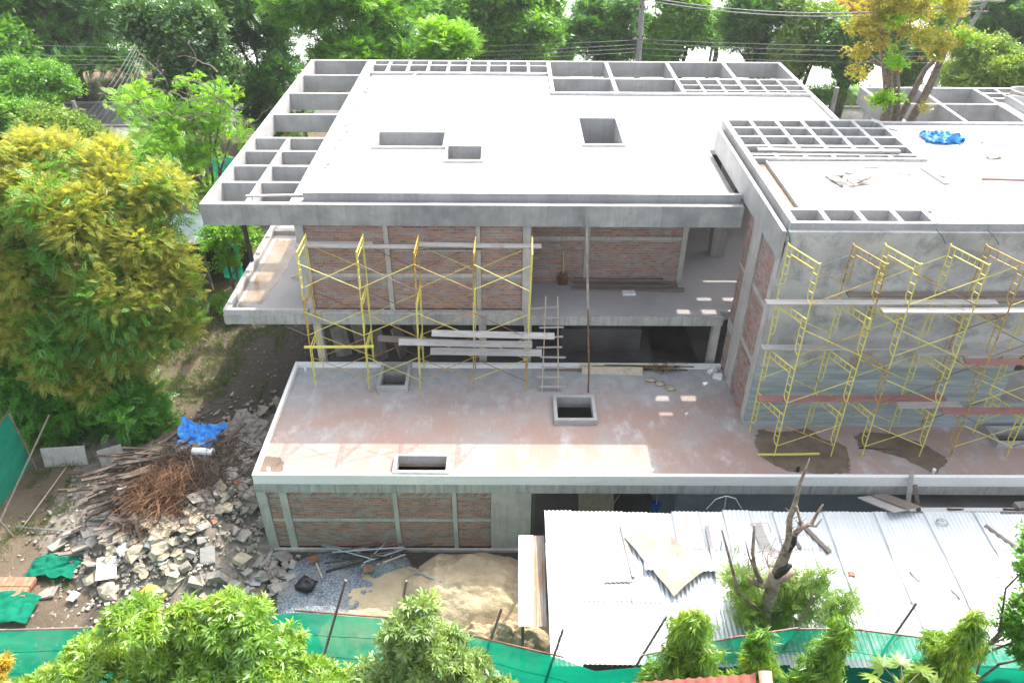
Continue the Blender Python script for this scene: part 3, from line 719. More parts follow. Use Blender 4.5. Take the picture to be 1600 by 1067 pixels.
for c, r in (((5.0, 21.5, .05), .18), ((5.3, 21.3, .05), .2), ((5.6, 21.05, .05), .2)): mb.blob(c, (r, r*.7, .07), rl, 9, 6, .4)
tag(mb.build('cloth', M['sack'], smooth=True), 'crumpled beige cloth dropped on the terrace below the rusty bars', 'cloth')
for i, (x, y, a) in enumerate(((7.25, 22.0, .5), (7.35, 21.65, -.3))):
    mb = MB().obox((0, 0, .06), (.32, .17, .11), (0, 0, a)); mb.obox((.02, .03, .15), (.28, .14, .06), (0, 0, a+.3))
    o = mb.build('concrete_block', M['slab'], bevel=.01); o.location = (x, y, 0)
    tag(o, ['pale block on the terrace at the foot of the brick return, back one', 'pale block on the terrace at the foot of the brick return, front one'][i], 'block')
for i, (x, y) in enumerate(((.08, 16.93), (4.33, 16.95), (8.79, 17.05), (12.89, 17.0), (-7.2, 22.0), (-7.2, 16.95))):
    mb = MB().tube([(0, 0, -.05), (0, 0, .14)], .045, 8); mb.tube([(0, 0, .1), (0, 0, .16)], .055, 8)
    o = mb.build('pipe_stub', M['white'] if i != 2 else M['black'], smooth=False); o.location = (x, y, 0)
    tag(o, ['white pipe stub by the front curb right of the front skylight', 'white pipe stub by the front curb where the terrace shadow starts', 'black pipe stub by the front curb below the brown puddle',
            'white pipe stub by the front curb below the right puddle', 'white pipe stub in the back left corner of the terrace', 'white pipe stub in the front left corner of the terrace'][i], 'pipe')
# hose around scaffold leg
rr = [(-4.75+.16*math.sin(a*.9), 20.85+.05*math.cos(a), .02+.95*(1+math.cos(a))/2) for a in [k*.45 for k in range(16)]]
tube_thing('rope_loop', rr+[(-4.4, 20.6, .03)], .012, 'rope', 'brown rope hanging in a long loop on the second leg of the left scaffold', 'rope')
# puddles: thin irregular wet patches
def puddle(pts, z, label, mat='wet', seed=0, name='puddle', th=.004):
    rg = random.Random(seed); mb = MB(); out = []
    n = len(pts)
    for i in range(n):
        a = Vector((*pts[i], 0)); b = Vector((*pts[(i+1) % n], 0)); k = max(3, int((b-a).length/.08)); nn = (b-a).cross(Vector((0, 0, 1))).normalized()
        for j in range(k):
            p = a.lerp(b, j/k); q = (mnoise.noise(Vector((p.x*1.8, p.y*1.8, seed)))*.28+mnoise.noise(Vector((p.x*6, p.y*6, seed+9)))*.08)*(.25 if seed == 4 else .55)
            out.append(p+nn*q)
    c = Vector((sum(p[0] for p in pts)/n, sum(p[1] for p in pts)/n, 0)); m_ = len(out)
    vs = [(0, 0, z)]; ed = [1.0]
    for q, e in ((.55, 1), (.8, .75), (1.0, 0)):
        for p in out: vs.append(((p.x-c.x)*q, (p.y-c.y)*q, z)); ed.append(e)
    fs = [(0, 1+i, 1+(i+1) % m_) for i in range(m_)]
    for k in range(2):
        for i in range(m_): a = 1+k*m_+i; b_ = 1+k*m_+(i+1) % m_; fs.append((a, a+m_, b_+m_, b_))
    mb.add(vs, fs)
    me = bpy.data.meshes.new(name); me.from_pydata(mb.v, [], mb.f); me.materials.append(M[mat])
    at_ = me.attributes.new('edge', 'FLOAT', 'POINT'); at_.data.foreach_set('value', ed)
    o = bpy.data.objects.new(name, me); C.objects.link(o); o.location = c; return tag(o, label, 'puddle')
def zz(pts, z): return [tuple(atz(*p, z))[:2] for p in pts]
puddle(zz([(1172, 690), (1185, 672), (1260, 670), (1310, 690), (1333, 712), (1330, 740), (1280, 741), (1225, 738), (1185, 712)], 0), .004, 'dark brown puddle on the terrace under the left scaffold tower', seed=1)
puddle(zz([(1335, 700), (1340, 675), (1400, 676), (1440, 690), (1485, 715), (1470, 741), (1425, 728), (1385, 705)], 0), .004, 'dark brown wet patch on the terrace under the middle scaffold tower', seed=2)
puddle(zz([(412, 712), (440, 712), (448, 722), (438, 738), (405, 738)], 0), .004, 'small wet brown patch in the front left corner of the terrace', seed=3)
puddle([(-9.5, 23.0), (-8.7, 23.0), (-8.45, 25.5), (-8.4, 28.2), (-9.45, 28.3)], 2.004, 'brown rain water standing on the left balcony inside its white curb', 'rustwet', seed=4)
puddle(zz([(1140, 640), (1100, 600), (1060, 598), (1090, 640)], 0), .004, 'faint orange stain on the terrace near the brick return', 'sack', seed=7) if False else None
# second floor things
sh = empty('shovel', 'shovel with a yellow handle standing upside down by the recessed brick wall', 'shovel', (2.0, 24.7, 2.0))
MB().tube([(2.0, 24.75, 2.35), (1.97, 24.85, 3.3)], .018, 6).build('handle', M['yellow'], sh)
MB().add([(1.85,24.62,2.02),(2.15,24.62,2.02),(2.2,24.7,2.3),(2.12,24.78,2.48),(1.88,24.78,2.48),(1.8,24.7,2.3),(2.0,24.5,2.25)], [(6,0,1),(6,1,2),(6,2,3),(6,3,4),(6,4,5),(6,5,0),(0,5,4,3,2,1)]).build('blade', M['rust'], sh)
G2 = 'timbers on the upper floor'
plank((2.3, 24.35, 2.05), (6.4, 24.3, 2.05), w=.2, th=.08, mat='plank_dark', label='long dark timber on the upper floor, front one of the pair', group=G2)
plank((2.4, 24.62, 2.06), (6.2, 24.55, 2.06), w=.18, th=.1, mat='plank_dark', label='long dark timber on the upper floor, nearer the brick wall', group=G2)
plank((2.4, 24.82, 2.15), (5.7, 24.8, 2.15), w=.08, th=.12, mat='plank_dark', label='thin timber resting against the foot of the recessed brick wall', group=G2)
o = MB().obox((0, 0, .05), (.48, .28, .08), (0, 0, .05)).build('foam_block', M['white'], bevel=.01); o.location = (4.35, 24.05, 2.0); tag(o, 'white foam block on the upper floor before the dark timbers', 'block')
plank((-8.1, 25.1, 2.06), (-7.0, 25.0, 2.5), w=.06, th=.05, mat='yellow', label='yellow bar leaning on the balcony floor behind the left scaffold')
plank((-7.8, 26.1, 2.06), (-7.1, 26.0, 2.3), w=.06, th=.05, mat='yellow', label='second yellow bar farther back on the balcony floor')
# roof things
plank((-8.5, 23.25, 6.13), (-6.5, 23.3, 6.15), w=.1, th=.05, label='thin batten bridging the front left coffers of the roof')
plank((-4.95, 36.0, 6.0), (-4.3, 37.4, 6.14), w=.08, th=.04, mat='wood_light', label='thin stick leaning on the back curb of the white roof')
plank((8.2, 24.62, 7.25), (12.85, 24.5, 7.27), w=.2, th=.06, label='long pale plank lying across the coffers of the wing roof')
plank((9.82, 22.65, 7.15), (10.06, 21.85, 7.15), w=.07, mat='plank_dark', label='thin stick on the wing roof left of the timber pile')
plank((13.15, 23.4, 7.16), (13.35, 22.1, 7.16), w=.2, th=.06, mat='plank', label='grey plank lying askew on the wing roof right of the pile')
plank((13.35, 22.9, 7.16), (13.5, 22.55, 7.2), w=.2, th=.06, mat='plank', label='short block beside the askew plank on the wing roof')
plank((14.6, 22.5, 7.16), (17, 22.4, 7.16), w=.07, th=.06, mat='plank_red', label='long thin red board on the wing roof at the right photo edge')
plank((11.3, 23.45, 7.15), (11.8, 23.42, 7.15), w=.09, mat='wood_light', label='short stick on the wing roof just below the coffers')
plank((12.2, 22.9, 7.15), (12.6, 22.87, 7.15), w=.06, mat='wood_light', label='very short stick on the wing roof between the pile and the askew plank')
plank((13.35, 27.2, 7.15), (13.75, 26.8, 7.15), w=.06, mat='plank', label='short stick at the back corner of the wing roof coffers')
tube_thing('rod', [(13.3, 25.8, 7.14), (13.6, 24.4, 7.14), (13.72, 23.6, 7.14), (13.95, 23.6, 7.14)], .012, 'greysteel', 'thin bent rod lying on the white wing roof', 'rod')
tube_thing('cable', [(15.3, 25.7, 7.14), (15.35, 25.3, 7.14), (15.8, 25.3, 7.15), (16.2, 25.6, 7.14), (16.0, 25.9, 7.14), (16.5, 25.4, 7.14)], .012, 'darksteel', 'loose thin cable on the wing roof beside the blue tarpaulin', 'cable')
rp_ = random.Random(8)
for i in range(9):
    a = rp_.random()*3.1; l = rp_.uniform(.25, .6); c = Vector((10.6+rp_.gauss(0, .28), 22.1+rp_.gauss(0, .25), 7.17+.03*i))
    plank(c-Vector((math.cos(a)*l, math.sin(a)*l, 0)), c+Vector((math.cos(a)*l, math.sin(a)*l, .02)), w=.12, th=.03, mat='plank' if i % 2 else 'wood_light', label='piece of scrap timber in the small pile on the wing roof', group='scrap timber pile on the wing roof', name='timber_offcut', cat='timber')
def crumple(name, pts_fn, nu, nv, mat, label, cat, seed, amp=.12, freq=3, z=0, loc=(0, 0, 0)):
    mb = MB()
    for j in range(nv+1):
        for i in range(nu+1):
            x, y, zz_ = pts_fn(i/nu, j/nv)
            q = Vector((x*freq, y*freq, seed)); mb.v.append((x+amp*.6*mnoise.noise(q+Vector((9, 0, 0))), y+amp*.6*mnoise.noise(q+Vector((0, 7, 0))), zz_+amp*abs(mnoise.noise(q))*1.6+amp*.5*mnoise.noise(q*2.6)))
    for j in range(nv):
        for i in range(nu): a = j*(nu+1)+i; mb.f.append((a, a+1, a+nu+2, a+nu+1))
    o = mb.build(name, M[mat], smooth=True); o.location = loc; sm = o.modifiers.new('thick', 'SOLIDIFY'); sm.thickness = .006
    return tag(o, label, cat)
crumple('tarpaulin', lambda u, v: ((u-.5)*1.5*(1-.3*abs(v-.5)), (v-.5)*1.1*(.6+.4*math.sin(3*u+.4)), .03), 34, 26, 'blue', 'crumpled bright blue tarpaulin on the white wing roof', 'tarpaulin', 3, .22, 4.5, loc=(15.0, 26.0, 7.13))
tag(crumple('rag', lambda u, v: ((u-.5)*.5, (v-.5)*.3, .02), 10, 8, 'sackg', 'brown rag on the wing roof below the blue tarpaulin', 'rag', 5, .1, 6, loc=(15.9, 24.3, 7.13)))
# ropes tied at scaffold tops
for i, (x, z0, xx) in enumerate(((7.62, 7.3, 7.62), (11.7, 7.25, 11.85), (13.1, 7.25, 13.3))):
    tube_thing('rope', [(x, 19.2, 7.25), (x-.03, 19.08, 7.1), ((x+xx)/2, 18.9, 7.0), (xx+.0, 18.75, 6.85)], .022 if i == 0 else .01, 'ropeg', ['thick dark green rope tying the left tower to the roof corner', 'thin rope from the roof to the rusty top frame', 'thin rope from the roof to the right tower'][i], 'rope')

# ------------------------------------------------------------------ corrugated sheds (foreground)
def corr_mesh(wd, ln, pitch=.12, amp=.018, rows=3, seed=0):
    n = int(round(wd/pitch))*4; mb = MB(); rg = random.Random(seed)
    for j in range(rows+1):
        for i in range(n+1):
            u = i/n*wd; mb.v.append((u, j/rows*ln, amp*math.cos(2*math.pi*u/pitch)+rg.uniform(-.004, .004)))
    for j in range(rows):
        for i in range(n): a = j*(n+1)+i; mb.f.append((a, a+1, a+n+2, a+n+1))
    return mb
shed = empty('corrugated_shed_roof', 'large sunlit corrugated steel roof of the workers shed below the terrace', 'shed', (1, 11, -.4))
me_s = corr_mesh(.78, 2.35).build('roof_sheet', M['tin'], shed, smooth=True); me0 = me_s.data; bpy.data.objects.remove(me_s)
rs = random.Random(9)
def zroof(y): return -.42+(y-10.9)*.098
for row, (y0, y1) in enumerate(((10.85, 12.75), (12.55, 14.3), (14.1, 15.35))):
    k = 0; x = 1.05
    while x < 18:
        o = bpy.data.objects.new('roof_sheet', me0); C.objects.link(o); o.parent = shed
        ln = (y1-y0); dz = .014*row+.022*(k % 2)
        yo = rs.uniform(-.05, .05)
        o.location = Vector((x, y0+yo, zroof(y0)+dz))-shed.location; o.rotation_euler = (math.atan(.098), 0, rs.uniform(-.012, .012)); o.scale = (1, ln/2.35*(1.0+rs.uniform(0, .02)), 1)
        x += .72; k += 1
for y in (11.2, 12.6, 14.2, 15.2): MB().beam((1.1, y, zroof(y)-.09), (18, y, zroof(y)-.09), .08, .08).build('purlin', M['plank_dark'], shed)
for x in (1.3, 5, 9, 13, 17):
    for y in (11.2, 15.1): MB().tube([(x, y, -3.2), (x, y, zroof(y)-.1)], .05, 6).build('post', M['plank_dark'], shed)
# lean-to sheets at left
an = empty('lean_to_roof', 'narrow rust streaked corrugated strip hanging off the left side of the shed roof', 'shed', (.3, 12, -.6))
for i, (x0, mt) in enumerate(((.28, 'tin'), (.62, 'tin_rust'))):
    c = corr_mesh(.40, 2.85, .075, .014, 3, i); o = c.build('roof_sheet', M[mt], an, smooth=True); o.location = Vector((x0, 12.08, -.62-i*.012))-an.location; o.rotation_euler = (.055, 0, -.01)
MB().tube([(.4, 12.3, -3.2), (.4, 12.3, -.66)], .04, 6).build('post', M['plank_dark'], an); MB().tube([(.4, 14.7, -3.2), (.4, 14.7, -.55)], .04, 6).build('post', M['plank_dark'], an)
def loose_sheet(cx, cy, wd, ln, rot, mat, label, dz=.06, name='loose_sheet', pitch=.12):
    c = corr_mesh(wd, ln, pitch, .015); c.v = [(x-wd/2, y-ln/2, z) for x, y, z in c.v]
    o = c.build(name, M[mat], smooth=True); o.location = (cx, cy, zroof(cy)+dz); o.rotation_euler = (math.atan(.098), 0, rot); return tag(o, label, 'roof sheet')
loose_sheet(2.85, 14.0, .95, 1.85, .02, 'tin_faint', 'square sheet with faint rust marks lying on the left of the shed roof')
loose_sheet(4.6, 14.0, 1.9, 1.35, math.pi/2+1.55, 'tin_blue', 'blue grey sheet laid sideways under the tan board on the shed roof', .07)
# tan board
tb = MB(); L_ = [(3.2, 14.42), (4.28, 12.6), (5.2, 13.3), (4.35, 14.65)]
n = 14
for s_ in (0, 1):
    for j in range(n+1):
        for i in range(n+1):
            u, v = i/n, j/n
            p = Vector(L_[0]).lerp(Vector(L_[1]), v).lerp(Vector(L_[3]).lerp(Vector(L_[2]), v), u)
            tb.v.append((p.x-4.25, p.y-13.6, zroof(p.y)+.40-.22*(1-u)*0+.10*math.sin(u*3)*v+.08*mnoise.noise(Vector((p.x*2, p.y*2, 0)))-.012*s_-.22))
for s_ in (0, 1):
    for j in range(n):
        for i in range(n):
            a = s_*(n+1)**2+j*(n+1)+i; q = (a, a+1, a+n+2, a+n+1); tb.f.append(q if s_ == 0 else tuple(reversed(q)))
o = tb.build('board', simple('sun bleached tan board', (.38,.315,.26), .8, var=.15, sc=2), smooth=True); o.location = (4.25, 13.6, 0); tag(o, 'large tilted tan board lying askew on the shed roof', 'board')
RG = 'loose battens on the shed roof'
def onroof(a, b, lab, w=.1, th=.05, mat='plank', dz=.06): plank((a[0], a[1], zroof(a[1])+dz), (b[0], b[1], zroof(b[1])+dz), w=w, th=th, mat=mat, label=lab)
onroof((3.18, 14.85), (3.32, 13.2), 'thin grey batten beside the rust marked sheet on the shed roof', .09, dz=.09)
onroof((5.55, 14.8), (5.52, 13.15), 'grey batten along the right side of the sideways sheet', .1, dz=.13)
onroof((8.2, 15.0), (8.75, 14.0), 'dark timber lying on the shed roof right of the dead tree', .12, .08, 'plank_dark')
onroof((6.95, 14.95), (7.15, 13.6), 'pale board lying behind the dead tree on the shed roof', .3, .02)
onroof((7.3, 13.7), (7.5, 12.3), 'brown board lying close behind the dead tree trunk', .28, .02, 'wood_light')
onroof((7.92, 14.35), (7.98, 14.12), 'small dark block on the shed roof between the dead tree and the dark timber', .1, .08, 'plank_dark')
onroof((9.05, 13.35), (9.2, 13.33), 'small brown brick on the bright middle of the shed roof', .14, .06, 'clay')
onroof((10.75, 13.45), (10.85, 13.15), 'brown block on the bright right part of the shed roof', .12, .06, 'wood_light')
onroof((11.6, 12.9), (11.7, 12.65), 'tiny stick low on the right part of the shed roof', .06, .04)
onroof((13.4, 14.9), (13.9, 14.2), 'dark batten on the shed roof at the right photo edge', .1, .06, 'plank_dark')
for i, (x, y, c) in enumerate(((12.2, 14.95, 'ropeg'), (12.9, 13.3, 'darksteel'))):
    tube_thing('wire_coil', [(x+.16*math.cos(a), y+.13*math.sin(a), zroof(y)+.05+.01*a) for a in [k*.5 for k in range(24)]], .008, c, ['green wire coil on the upper right of the shed roof', 'grey wire coil on the bright right part of the shed roof'][i], 'wire')
# loose boards + timbers by the ledge
for i, (a, b_, w_) in enumerate((((10.75, 16.45, -.45), (11.1, 15.2, .28), .55), ((11.15, 16.5, -.4), (11.5, 15.3, .3), .5))):
    plank(a, b_, w=w_, th=.03, mat='plank_dark' if i else 'plank', label=['left of two wide grey boards leaning between ledge and shed roof', 'right one of two wide grey boards leaning between ledge and shed roof'][i], up=(0, .3, 1))
plank((12.05, 16.25, -.9), (11.95, 16.62, .45), w=.14, th=.03, label='upright pale plank leaning on the terrace edge above the boards', up=(0, 1, .2))
plank((12.4, 16.25, -.85), (12.2, 16.6, -.1), w=.12, th=.03, mat='plank_dark', label='shorter plank leaning beside the upright pale plank', up=(0, 1, .2))
for i, x in enumerate((13.3, 15.0)): plank((x, 16.45, -.95), (x+.1, 15.9, -.4), w=.08, th=.05, mat='rust', label=['first rusty bracket sticking out from the ledge', 'second rusty bracket sticking out from the ledge'][i], name='bracket', cat='bracket')
o = MB().obox((0, 0, .08), (.5, .25, .16), (0, 0, .1)).build('concrete_block', M['chunk'], bevel=.01); o.location = (15.6, 16.4, -.85); tag(o, 'rough block lying on the ledge below the terrace', 'block')
# antenna and wires
ant = empty('antenna', 'bent wire antenna on a thin mast behind the shed roof', 'antenna', (6.4, 15.9, -.8))
MB().tube([(6.4, 15.9, -1), (6.5, 16.3, -.3)], .02, 5).build('mast', M['greysteel'], ant)
MB().tube([(5.95, 16.2, -.75), (6.2, 16.28, -.4), (6.5, 16.3, -.28), (6.8, 16.3, -.4), (7.0, 16.2, -.7)], .01, 5).build('element', M['white'], ant)
tube_thing('cable', [(5.4, 16.4, -.6), (5.7, 16.4, -.95), (6.1, 16.4, -1.05), (6.45, 16.4, -.7)], .01, 'darksteel', 'black cable drooping between the antenna and the terrace beam', 'cable')
# boards inside the carport, bucket
plank((2.4, 18.4, -3.0), (3.6, 18.4, -3.0), w=1.2, th=.03, mat='wood_light', label='plywood sheet leaning inside the opening below the terrace', up=(0, -.7, .7), name='plywood', cat='board')
tube_thing('stick', [(2.9, 16.9, -2.2), (3.5, 17.2, -1.2)], .012, 'wood_light', 'thin pale stick in front of the plywood under the terrace', 'stick')
bk = empty('bucket', 'dark blue bucket hanging under the terrace beam near the plaster wall', 'bucket', (4.7, 17.2, -1.9))
MB().tube([(4.7, 17.2, -2.0), (4.7, 17.2, -1.6)], [.13, .17], 12).build('body', M['plasticblue'], bk)
MB().tube([(4.7, 17.2, -1.6), (4.7, 17.2, -.6)], .008, 5).build('hanger', M['white'], bk)

# ------------------------------------------------------------------ green net fences
def net_thing(pts, zb, label, mat='net', rows=10, cols=150, seed=0, inset=.2, posts=(), name='net_fence', base=None, rail=True):
    pts = [Vector(p) for p in pts]; root = empty(name, label, 'fence', (pts[0].x, pts[0].y, zb))
    seg = [0]
    for a, b in zip(pts, pts[1:]): seg.append(seg[-1]+(b-a).length)
    def P(s):
        s *= seg[-1]
        for i in range(len(pts)-1):
            if s <= seg[i+1]+1e-6: return pts[i].lerp(pts[i+1], (s-seg[i])/(seg[i+1]-seg[i]))
    mb = MB()
    for j in range(rows+1):
        for i in range(cols+1):
            p = P(i/cols); v = j/rows; z = p.z*(1-v)+zb*v
            wv = .12*mnoise.noise(Vector((p.x*.9+v, v*2.5, seed)))+.05*mnoise.noise(Vector((p.x*3+v*2, v*5, seed+4)))
            mb.v.append((p.x+wv*.3, p.y-inset*v+wv*min(1, v*4+.1), z-.03))
    for j in range(rows):
        for i in range(cols): a = j*(cols+1)+i; mb.f.append((a, a+cols+1, a+cols+2, a+1))
    mb.build('net', M[mat], root, smooth=True)
    # stitched seams across the net
    for v in (.2, .42, .66):
        mb = MB(); mb.tube([Vector(mb_) for mb_ in [(P(i/60).x, P(i/60).y-inset*v-.03+.05*mnoise.noise(Vector((P(i/60).x*1.1, v*2.5, seed))), P(i/60).z*(1-v)+zb*v+.03*mnoise.noise(Vector((i*.4, v, 2)))) for i in range(61)]], .008, 4).build('seam', M['netd'], root)
    if rail:
        for a, b in zip(pts, pts[1:]):
            e = (b-a).normalized()*.12; MB().tube([a-e, b+e+Vector((0, 0, .01))], .025, 6).build('rail', M['rust'], root)
    for (a, b) in posts: MB().tube([a, b], [.035, .03], 7).build('post', M['plank_dark'], root)
    return root
rail_px = [(-60, 987), (0, 985), (120, 982), (350, 975), (400, 960), (470, 955), (600, 965), (735, 993), (870, 1025)]
rail_px2 = [(1010, 1022), (1150, 995), (1240, 982), (1340, 983), (1490, 1002), (1600, 1010), (1680, 1016)]
ZR_ = .6
PR = [atz(*p, ZR_) for p in rail_px]; PR2 = [atz(*p, ZR_) for p in rail_px2]
posts = []
for (a, b, c, d) in ((515, 985, 540, 906), (620, 965, 635, 907), (760, 1000, 784, 950), (860, 1032, 880, 982), (1005, 1018, 1042, 962), (1245, 982, 1272, 931), (1403, 990, 1432, 942)):
    p0 = atz(a, b, ZR_); p1 = at(c, d, p0.y+.25); p2 = p0.copy(); p2.z = -3.2; p2.x = p0.x+(p0.x-p1.x)*2.2; p2.y = p0.y-.1
    posts.append((p2, p1))
net_thing(PR+[PR[-1]+Vector((.9, -.12, -.35)), PR2[0]+Vector((-.1, -.1, -.3))], -3.2, 'bright green shade net fence along the left of the foreground behind the mango trees', posts=posts[:4], seed=1, rail=False, cols=200)
net_thing(PR2, -3.2, 'bright green shade net fence before the shed roof at the right', posts=posts[4:], seed=2)
for i, (a, b) in enumerate(((0, 1), (1, 2), (2, 3), (5, 6), (6, 7), (7, 8))):
    e = (PR[b]-PR[a]).normalized()*.15; tube_thing('fence_rail', [PR[a]-e+Vector((0, 0, .02)), PR[b]+e+Vector((0, 0, .03))], .025, 'plank_dark' if i < 3 else 'rust', 'thin pole tied along the top of the left net fence', 'pole', 'poles tied on the left net fence')
net_thing([(-17.6, 15.0, -.9), (-17.3, 18.5, -.9), (-17.3, 20.6, -.8)], -3.2, 'green net fence under the big yellow green tree at the left edge', 'netd', 8, 60, 5, .05,
          posts=[((-16.2, 17.2, -3.2), (-17.0, 17.4, -.5)), ((-16.8, 17.0, -3.2), (-15.9, 20.6, -.9)), ((-16.9, 20.2, -3.2), (-17.0, 20.3, -.6))])
net_thing([(-16.5, 40.5, .6), (-9.9, 40.8, .7), (-6, 41, .7)], -3.2, 'teal net screen behind the left end of the building', 'netd', 8, 60, 6, .05)
net_thing([(21.5, 46, -.9), (26, 46, -.7), (33, 46, -.7)], -3.2, 'green net screen seen between the two roofs beyond the wing', 'net', 8, 60, 7, .05)
# hanging net by left roof edge
net_thing([(-13.9, 33, 1.2), (-12.8, 32.6, 1.0)], -2.5, 'strip of green net hanging beyond the left balcony', 'net', 8, 20, 8, .05, rail=False)

# ------------------------------------------------------------------ foreground ground: sand, gravel
def mound(name, cx, cy, rx, ry, h, mat, label, cat, seed, amp=.12, kind='stuff', n=46, freq=1.6, flat=0, fine=0):
    mb = MB()
    for j in range(n+1):
        for i in range(n+1):
            u, v = i/n*2-1, j/n*2-1
            ang = math.atan2(v, u); rr = math.hypot(u, v)
            R_ = .86+.12*mnoise.noise(Vector((math.cos(ang)*1.5, math.sin(ang)*1.5, seed)))
            q = max(0, 1-(rr/R_)**2); q = q**(.8) if not flat else min(1, q*3)
            x, y = cx+u*rx, cy+v*ry
            z = h*q+q**.5*amp*mnoise.noise(Vector((x*freq, y*freq, seed)))+q**.5*amp*.4*mnoise.noise(Vector((x*freq*3, y*freq*3, seed+5)))+(fine*q**.3*mnoise.noise(Vector((x*14, y*14, 2))) if fine else 0)
            mb.v.append((x-cx, y-cy, z-(.05 if rr > R_ else 0)))
    for j in range(n):
        for i in range(n): a = j*(n+1)+i; mb.f.append((a, a+1, a+n+2, a+n+1))
    o = mb.build(name, M[mat], smooth=True); o.location = (cx, cy, -3.2); tag(o, label, cat, kind=kind); return o
mound('sand_pile', -1.1, 15.1, 2.6, 1.7, .75, 'sand', 'large pale sand heap before the ground floor brick wall', 'sand', 1, .25, n=90, fine=.03)
mound('sand_spread', -3.4, 14.1, 2.6, 2.2, .14, 'sand', 'flat spread of pale sand between gravel and the left net fence', 'sand', 2, .1, flat=1, n=80, fine=.015)
mound('sand_lump', -.2, 13.4, 1.7, .75, .5, 'sand', 'rough yellow sand ridge beside the rusty lean-to sheets', 'sand', 3, .4, freq=2.5, n=90, fine=.05)
mound('sand_front', .2, 12.3, 1.9, .7, .35, 'sand', 'low sand ridge nearest the net fence beside the shed', 'sand', 13, .3, freq=2.5, n=70, fine=.04)
mound('gravel_pile', -5.6, 15.1, 1.7, 1.9, .3, 'gravel', 'blue grey gravel heap at the foot of the brick wall', 'gravel', 4, .15, n=70, fine=.03)
mound('gravel_spill', -4.1, 16.1, 1.2, .7, .3, 'gravel', 'small gravel heap under the pile of pipes', 'gravel', 5, .12, n=50, fine=.03)
rg = random.Random(12)
for i in range(20):
    x0 = -4.3+rg.gauss(0, .5); y0 = 16.2+rg.uniform(-.35, .25); a = rg.gauss(.15, .35); l = rg.uniform(.5, 1.2)
    tube_thing('pipe', [(x0-l*math.cos(a), y0-l*math.sin(a)*.5, -2.86+rg.random()*.15), (x0+l*math.cos(a), y0+l*math.sin(a)*.5, -2.84+rg.random()*.2)], rg.choice((.018, .025, .03)), rg.choice(('rust', 'darksteel', 'greysteel', 'timber', 'tin_blue')),
               'pipe or bar in the jumbled pile on the gravel by the brick wall', 'pipe', 'pipes piled on the gravel')
tube_thing('pipe', [(-3.6, 15.95, -2.9), (-1.9, 14.9, -2.55)], .03, 'greysteel', 'long blue grey pipe pointing from the pile down across the sand', 'pipe')
tube_thing('pipe', [(-5.6, 15.55, -2.85), (-4.75, 15.85, -2.85)], .035, 'darksteel', 'short dark pipe lying alone on the gravel', 'pipe')
sv = empty('shovel', 'shovel with a short wooden handle lying on the gravel heap', 'shovel', (-6.0, 15.9, -2.9))
MB().tube([(-5.95, 15.85, -2.82), (-5.65, 15.3, -2.82)], .022, 6).build('handle', M['wood_light'], sv)
MB().obox((-6.05, 16.0, -2.82), (.3, .26, .03), (.1, .1, .6)).build('blade', M['rust'], sv)
sv = empty('shovel', 'rusty shovel at the edge between gravel and sand', 'shovel', (-4.3, 15.6, -2.9))
MB().tube([(-4.05, 15.75, -2.78), (-3.2, 16.1, -2.7)], .022, 6).build('handle', M['wood_light'], sv)
MB().obox((-4.3, 15.62, -2.8), (.3, .26, .03), (.1, .1, .3)).build('blade', M['rust'], sv)
o = MB().blob((0, 0, .1), (.3, .25, .2), rg, 14, 10, .25).build('plastic_bag', M['black'], smooth=True); o.location = (-6.1, 15.05, -2.95); tag(o, 'black plastic bag on the gravel near the mango tree', 'bag')

# ------------------------------------------------------------------ rubble heap at left
def rz(x, y):
    g = lambda cx, cy, s, t_: math.exp(-((x-cx)/s)**2-((y-cy)/t_)**2)
    return min(1.9, 1.35*g(-11.4, 19.2, 1.9, 2.4)+1.1*g(-9.1, 18.6, 1.2, 3.0)+.7*g(-10.6, 16.3, 1.8, 1.4)+.35*g(-13.2, 17.3, 1.5, 1.3))
mb = MB(); n = 90
for j in range(n+1):
    for i in range(n+1):
        x = -16+i/n*8.6; y = 13.6+j/n*9.8; z = rz(x, y)
        z = z*(1+.35*mnoise.noise(Vector((x*2, y*2, 0))))+.12*min(1, z*3)*mnoise.noise(Vector((x*6, y*6, 4)))
        mb.v.append((x, y, -3.2+z-.06))
for j in range(n):
    for i in range(n): a = j*(n+1)+i; mb.f.append((a, a+1, a+n+2, a+n+1))
M['rubble'] = concrete('dusty rubble fines', (.13,.12,.10), (.26,.24,.21), 3, bump=1, tint2=(.19,.14,.10))
tag(mb.build('rubble_mound', M['rubble'], smooth=True), 'heap of demolition rubble and dirt beside the left end of the building', 'rubble heap', kind='stuff')
rg = random.Random(77)
def gpt(cx, cy, sx, sy): 
    x, y = cx+rg.gauss(0, sx), cy+rg.gauss(0, sy)
    x = min(x, -7.95-.05*abs(rg.gauss(0, 2))) if y > 16.4 else x
    return x, y, -3.2+rz(x, y)
def piece(name, mat, size, label, cat, group, pos, tilt=.5, jit=.04):
    mb = MB().obox((0, 0, 0), size, (rg.gauss(0, tilt), rg.gauss(0, tilt), rg.random()*6.28), jit, rg)
    o = mb.build(name, M[mat]); o.location = (pos[0], pos[1], pos[2]+size[2]*.5+.05); tag(o, label, cat, group)
for i in range(20): piece('cement_sheet', 'chunk', (rg.uniform(.5, .85), rg.uniform(.35, .5), .05), 'flat grey cement panel at the left side of the rubble heap', 'panel', 'flat panels in the rubble heap', gpt(-13.0, 17.2, .7, .8), .3, .02)
for i in range(130): s = rg.uniform(.12, .42); piece('concrete_chunk', rg.choice(('chunk', 'chunk', 'sackg', 'sack', 'plank')), (s*1.3, s, rg.uniform(.05, .16)), 'broken grey chunk in the rubble heap', 'rubble', 'broken chunks in the rubble heap', gpt(-9.2, 18.8, .9, 2.3), .5, .05)
